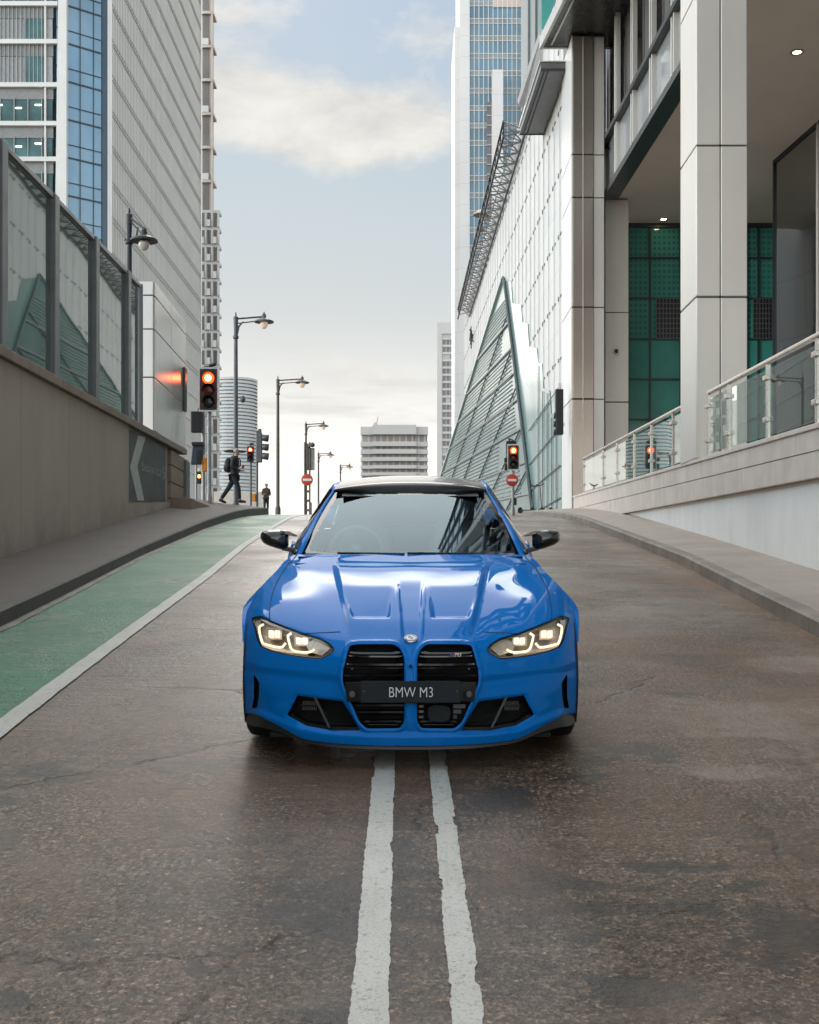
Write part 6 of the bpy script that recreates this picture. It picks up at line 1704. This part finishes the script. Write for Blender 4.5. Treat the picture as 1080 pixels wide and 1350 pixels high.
wv, wf = cdt(wd_o, [wd_i], 5, 5); wc = wv[wf].mean(1); win = inside(WI, wc[:, 0], wc[:, 1])
def wmesh(sel, e=0.0):
    f = wf[sel]; m = MB()
    for s_ in (-1, 1): m.add(wpos(s_*wv[:, 0], wv[:, 1], e), [tuple(int(i) for i in t_) for t_ in f])
    used = sorted({i for f_ in m.f for i in f_}); mp = {i: k for k, i in enumerate(used)}
    m.v = [m.v[i] for i in used]; m.f = [tuple(mp[i] for i in f_) for f_ in m.f]; return m
ws_ = wmesh(win).build('windscreen', 'windscreen_glass', car, smooth=True)
wmesh(~win, .002).build('windscreen_border', 'gloss_black', ws_, smooth=True)
# roof, rails, pillars, side glass
RZ = [(2.36, 1.355), (2.6, 1.412), (2.9, 1.446), (3.2, 1.446), (3.5, 1.425), (3.72, 1.385)]
RX = [(2.36, .535), (2.6, .53), (2.9, .518), (3.2, .505), (3.5, .49), (3.72, .48)]
topL = [toloc(wpos(np.array([-a]), np.array([648.6+.9*(a/99)**2]))[0]) for a in np.linspace(0, 99, 9)]
m = MB(); rows = []
front = [Vector((-p.x*s_, p.y, p.z)) for s_ in (1,) for p in topL]
fr_ = [(-p.x, p.y, p.z) for p in topL]
rows.append([LC(-x_, b_, z_) for x_, b_, z_ in fr_[::-1]]+[LC(x_, b_, z_) for x_, b_, z_ in fr_[1:]])
for b_ in (2.5, 2.62, 2.75, 2.9, 3.05, 3.2, 3.35, 3.5, 3.62, 3.72):
    xw_ = interp(b_, RX); zc_ = interp(b_, RZ); rr_ = []
    for x_ in np.linspace(-1, 1, 17): rr_.append(LC(x_*xw_, b_+.10*(1-abs(x_)**2)*0+ (.0), zc_-.045*abs(x_)**2.4))
    rows.append(rr_)
m.grid(rows); m.build('roof', 'carbon_roof', car, smooth=True, sub=1)
for s_ in (-1, 1):
    inner_ = [(144, 732.5, 1.70), (133.4, 709, 1.86), (123, 687.5, 2.08), (112, 668, 2.27), (100, 649.5, 2.46)]
    outer_ = [(152, 731, 1.76), (143.5, 709, 1.93), (130, 687.5, 2.14), (116.5, 666, 2.34), (102, 645.5, 2.55)]
    m = MB(); r0 = []; r1 = []; r2 = []
    for a, b in zip(cat_open(inner_, 4), cat_open(outer_, 4)):
        A = PX(*a, s_); B = PX(*b, s_); r0.append(A); r1.append((A+B)/2+Vector((s_*.004, -.035, .008))); r2.append(B)
    rail_b = [2.7, 2.9, 3.1, 3.3, 3.5, 3.72, 4.0, 4.25]
    rx = lambda b_: interp(b_, [(2.36, .535), (2.6, .53), (2.9, .518), (3.2, .505), (3.5, .49), (3.72, .48), (4.0, .55), (4.25, .60)])
    rz = lambda b_: interp(b_, [(2.36, 1.31), (2.6, 1.367), (2.9, 1.401), (3.2, 1.401), (3.5, 1.38), (3.72, 1.34), (4.0, 1.18), (4.25, 1.03)])
    for b_ in rail_b:
        r0.append(LC(s_*(rx(b_)-.006), b_, rz(b_)+.004)); r1.append(LC(s_*(rx(b_)+.026), b_, rz(b_)+.012)); r2.append(LC(s_*(rx(b_)+.052), b_, rz(b_)-.03))
    m.grid([r0, r1, r2]); m.build('roof_pillar', 'car_blue', car, smooth=True, sub=1)
    # side glass between the pillar and the belt line
    m = MB(); lo_, hi_ = [], []
    for k, p in enumerate(r2):
        l_ = toloc(p); bb = max(l_.y, 1.74); tx, tz = interp(bb, TX), interp(bb, TZ)
        hi_.append(p); lo_.append(LC(s_*(tx-.005), bb+.02 if l_.y < 3.6 else min(bb+.12, 4.3), tz))
    mid_ = [a.lerp(b, .5)+Vector((s_*.02, 0, 0)) for a, b in zip(hi_, lo_)]
    m.grid([hi_, mid_, lo_]); m.build('side_window', 'side_glass', car, smooth=True)
    m = MB(); rr_ = []
    for b_ in (2.83, 2.93):
        A_, B_ = LC(s_*(rx(b_)+.052), b_, rz(b_)-.03), LC(s_*(interp(b_, TX)-.005), b_+.02, interp(b_, TZ)); o_ = Vector((s_*.008, 0, .002))
        rr_.append([A_+o_, A_.lerp(B_, .5)+Vector((s_*.02, 0, 0))+o_, B_+o_])
    m.grid(rr_); m.build('door_pillar', 'gloss_black', car)
    for bb, own in ((1.70, d1_[s_]), (2.87, d1_[s_]), (3.56, d2_[s_])):
        m = MB(); m.grid([[side_pt(s_, bb+db, .02+.96*q_/14)+Vector((s_*.0018, 0, 0)) for q_ in range(15)] for db in (-.004, .004)]); m.build('shut_line', 'void_black', own)
    m = MB(); m.tube([LC(s_*(interp(b_, TX)-.004), b_, interp(b_, TZ)+.006) for b_ in (1.8, 2.2, 2.6, 2.9, 3.2, 3.56)], .009, 6); m.build('window_trim', 'gloss_black', car, smooth=True)
m = MB(); m.grid([[LC(x_*w_, b_, z_) for x_ in (-1, -.5, 0, .5, 1)] for b_, z_, w_ in ((3.72, 1.385, .48), (3.95, 1.24, .54), (4.14, 1.03, .62))]); m.build('rear_window', 'side_glass', car, smooth=True)
# mirrors
MO = [(197.7, 703.7), (195.5, 701), (190, 699.4), (180, 698.4), (168, 698.6), (158, 702), (150.8, 706.5), (159.5, 708.5), (160.5, 724.5), (152.5, 726.8), (170, 725), (183.8, 720.7), (193.5, 716.5), (197, 711)]
for s_ in (-1, 1):
    pod = smooth_poly([(197.7, 704), (195.5, 701), (190, 699.3), (180, 698.4), (168, 698.6), (160.5, 700), (160.3, 724.6), (170, 725), (183.8, 720.9), (193.5, 716.5), (197.3, 711)])
    c_ = np.mean(np.array(pod), 0); m = MB(); rings = []
    for db, sc_ in ((-.085, .15), (-.082, .45), (-.07, .72), (-.045, .90), (-.01, .99), (.03, 1.0), (.075, .97), (.08, .93)):
        rings.append([PX(c_[0]+(a-c_[0])*sc_, c_[1]+(b-c_[1])*sc_, 1.86+db, s_) for a, b in pod])
    rings = [r_+[r_[0]] for r_ in rings]; m.grid(rings); m.poly(rings[0][:-1]); m.poly(rings[-1][:-1]); mr = m.build('door_mirror', 'gloss_black', car, smooth=True, sharp=50)
    m = MB(); q_ = [PX(a, b, 1.80, s_) for a, b in ((172, 698.9), (160, 700.4), (149.8, 705.6), (151, 707.2), (160, 705.8), (172, 703))]; m.extrude(q_, (0, .09, 0)); m.build('upper_fin', 'gloss_black', mr, bevel=.004)
    m = MB(); q_ = [PX(a, b, 1.82, s_) for a, b in ((166, 720), (158.5, 721.5), (149, 724.5), (149, 728.2), (158, 728), (170, 725.2))]; m.extrude(q_, (0, .07, 0)); m.build('stalk', 'satin_black', mr, bevel=.004)
    m = MB(); m.extrude([PX(a*.985+2, b, 1.945, s_) for a, b in pod[::2]], (0, .004, 0)); m.build('mirror_glass', 'chrome', mr)
# cowl and wipers
m = MB(); m.grid([[PX(h, y, b, s_) for s_, h in [(-1, 148), (-1, 110), (-1, 60), (-1, 0.01), (1, 60), (1, 110), (1, 148)]] for y, b in ((733.5, 1.50), (738, 1.62))]); m.build('cowl_panel', 'satin_black', car, smooth=True)
m = MB()
for a, b in (((-96, 729.2), (-8, 730.4)), ((-4, 729.4), (84, 730))):
    P0, P1 = PX(a[0], a[1], float(WS(np.array([abs(a[0])]), np.array([a[1]]))[0])-.02, 1), PX(b[0], b[1], float(WS(np.array([abs(b[0])]), np.array([b[1]]))[0])-.02, 1); m.tube([P0, P1], .008, 6)
m.build('wiper', 'satin_black', car)
# cabin
m = MB(); lbox(m, -.66, .66, 1.72, 2.15, .55, .94); lbox(m, -.60, .60, 1.95, 2.22, .55, .90)
m.grid([[LC(x_*.66, b_, z_) for x_ in (-1, -.5, 0, .5, 1)] for b_, z_ in ((1.55, .93), (1.75, .965), (2.1, .955), (2.25, .90))]); m.build('dashboard', 'cabin_dark', car, bevel=.03)
sw = LC(-.37, 2.32, .93); R_ = CM @ Matrix.Translation((-.37, 2.32, .93)) @ Matrix.Rotation(math.radians(-22), 4, 'X')
m = MB(); m.tube([R_ @ Vector((.18*math.cos(a), 0, .18*math.sin(a))) for a in np.linspace(0, 2*math.pi, 33)], .016, 8, caps=False)
for a in (0, math.pi, -math.pi/2): m.bar(R_ @ Vector((.03*math.cos(a), 0, .03*math.sin(a))), R_ @ Vector((.175*math.cos(a), 0, .175*math.sin(a))), .03, .02)
m.ball(R_ @ Vector((0, 0, 0)), .06, 12, 8); m.build('steering_wheel', 'cabin_grey', car, smooth=True, sharp=40)
for s_ in (-1, 1):
    m = MB(); cx_ = s_*.37
    rows = []
    for z_, hw, b_ in ((.45, .24, 2.75), (.65, .25, 2.80), (.9, .25, 2.86), (1.05, .20, 2.90), (1.12, .13, 2.92)):
        rows.append([LC(cx_+x_*hw, b_-.06*x_*x_, z_) for x_ in np.linspace(-1, 1, 9)])
    m.grid(rows); m.build('seat', 'cabin_grey', car, smooth=True, solid=.10)
    m = MB(); m.ball(LC(cx_, 2.93, 1.20), (.13, .06, .09), 14, 9); m.build('headrest', 'cabin_grey', car, smooth=True)
m = MB(); lbox(m, -.62, .62, 3.5, 3.7, .5, 1.06); lbox(m, -.64, .64, 3.6, 4.2, .9, 1.0); m.build('rear_seat', 'cabin_grey', car, bevel=.05)
m = MB(); mp_ = PX(0, 664, 2.36, 1); m.ball(mp_, (.115, .025, .033), 16, 9); m.build('rear_view_mirror', 'cabin_dark', car, smooth=True)
m = MB(); m.bar(PX(0, 650, 2.36, 1), PX(0, 660, 2.38, 1), .09, .06); m.build('mirror_stem', 'cabin_dark', car, bevel=.01)
m = MB(); m.grid([[LC(x_*.47, b_, z_) for x_ in (-1, 0, 1)] for b_, z_ in ((2.42, 1.31), (2.8, 1.37), (3.3, 1.37), (3.7, 1.31))]); m.build('headliner', 'cabin_dark', car, smooth=True)
m = MB(); lbox(m, -.75, .75, 1.5, 4.2, .30, .42); lbox(m, -.7, .7, 1.40, 1.5, .3, .93); m.build('cabin_floor', 'cabin_dark', car)
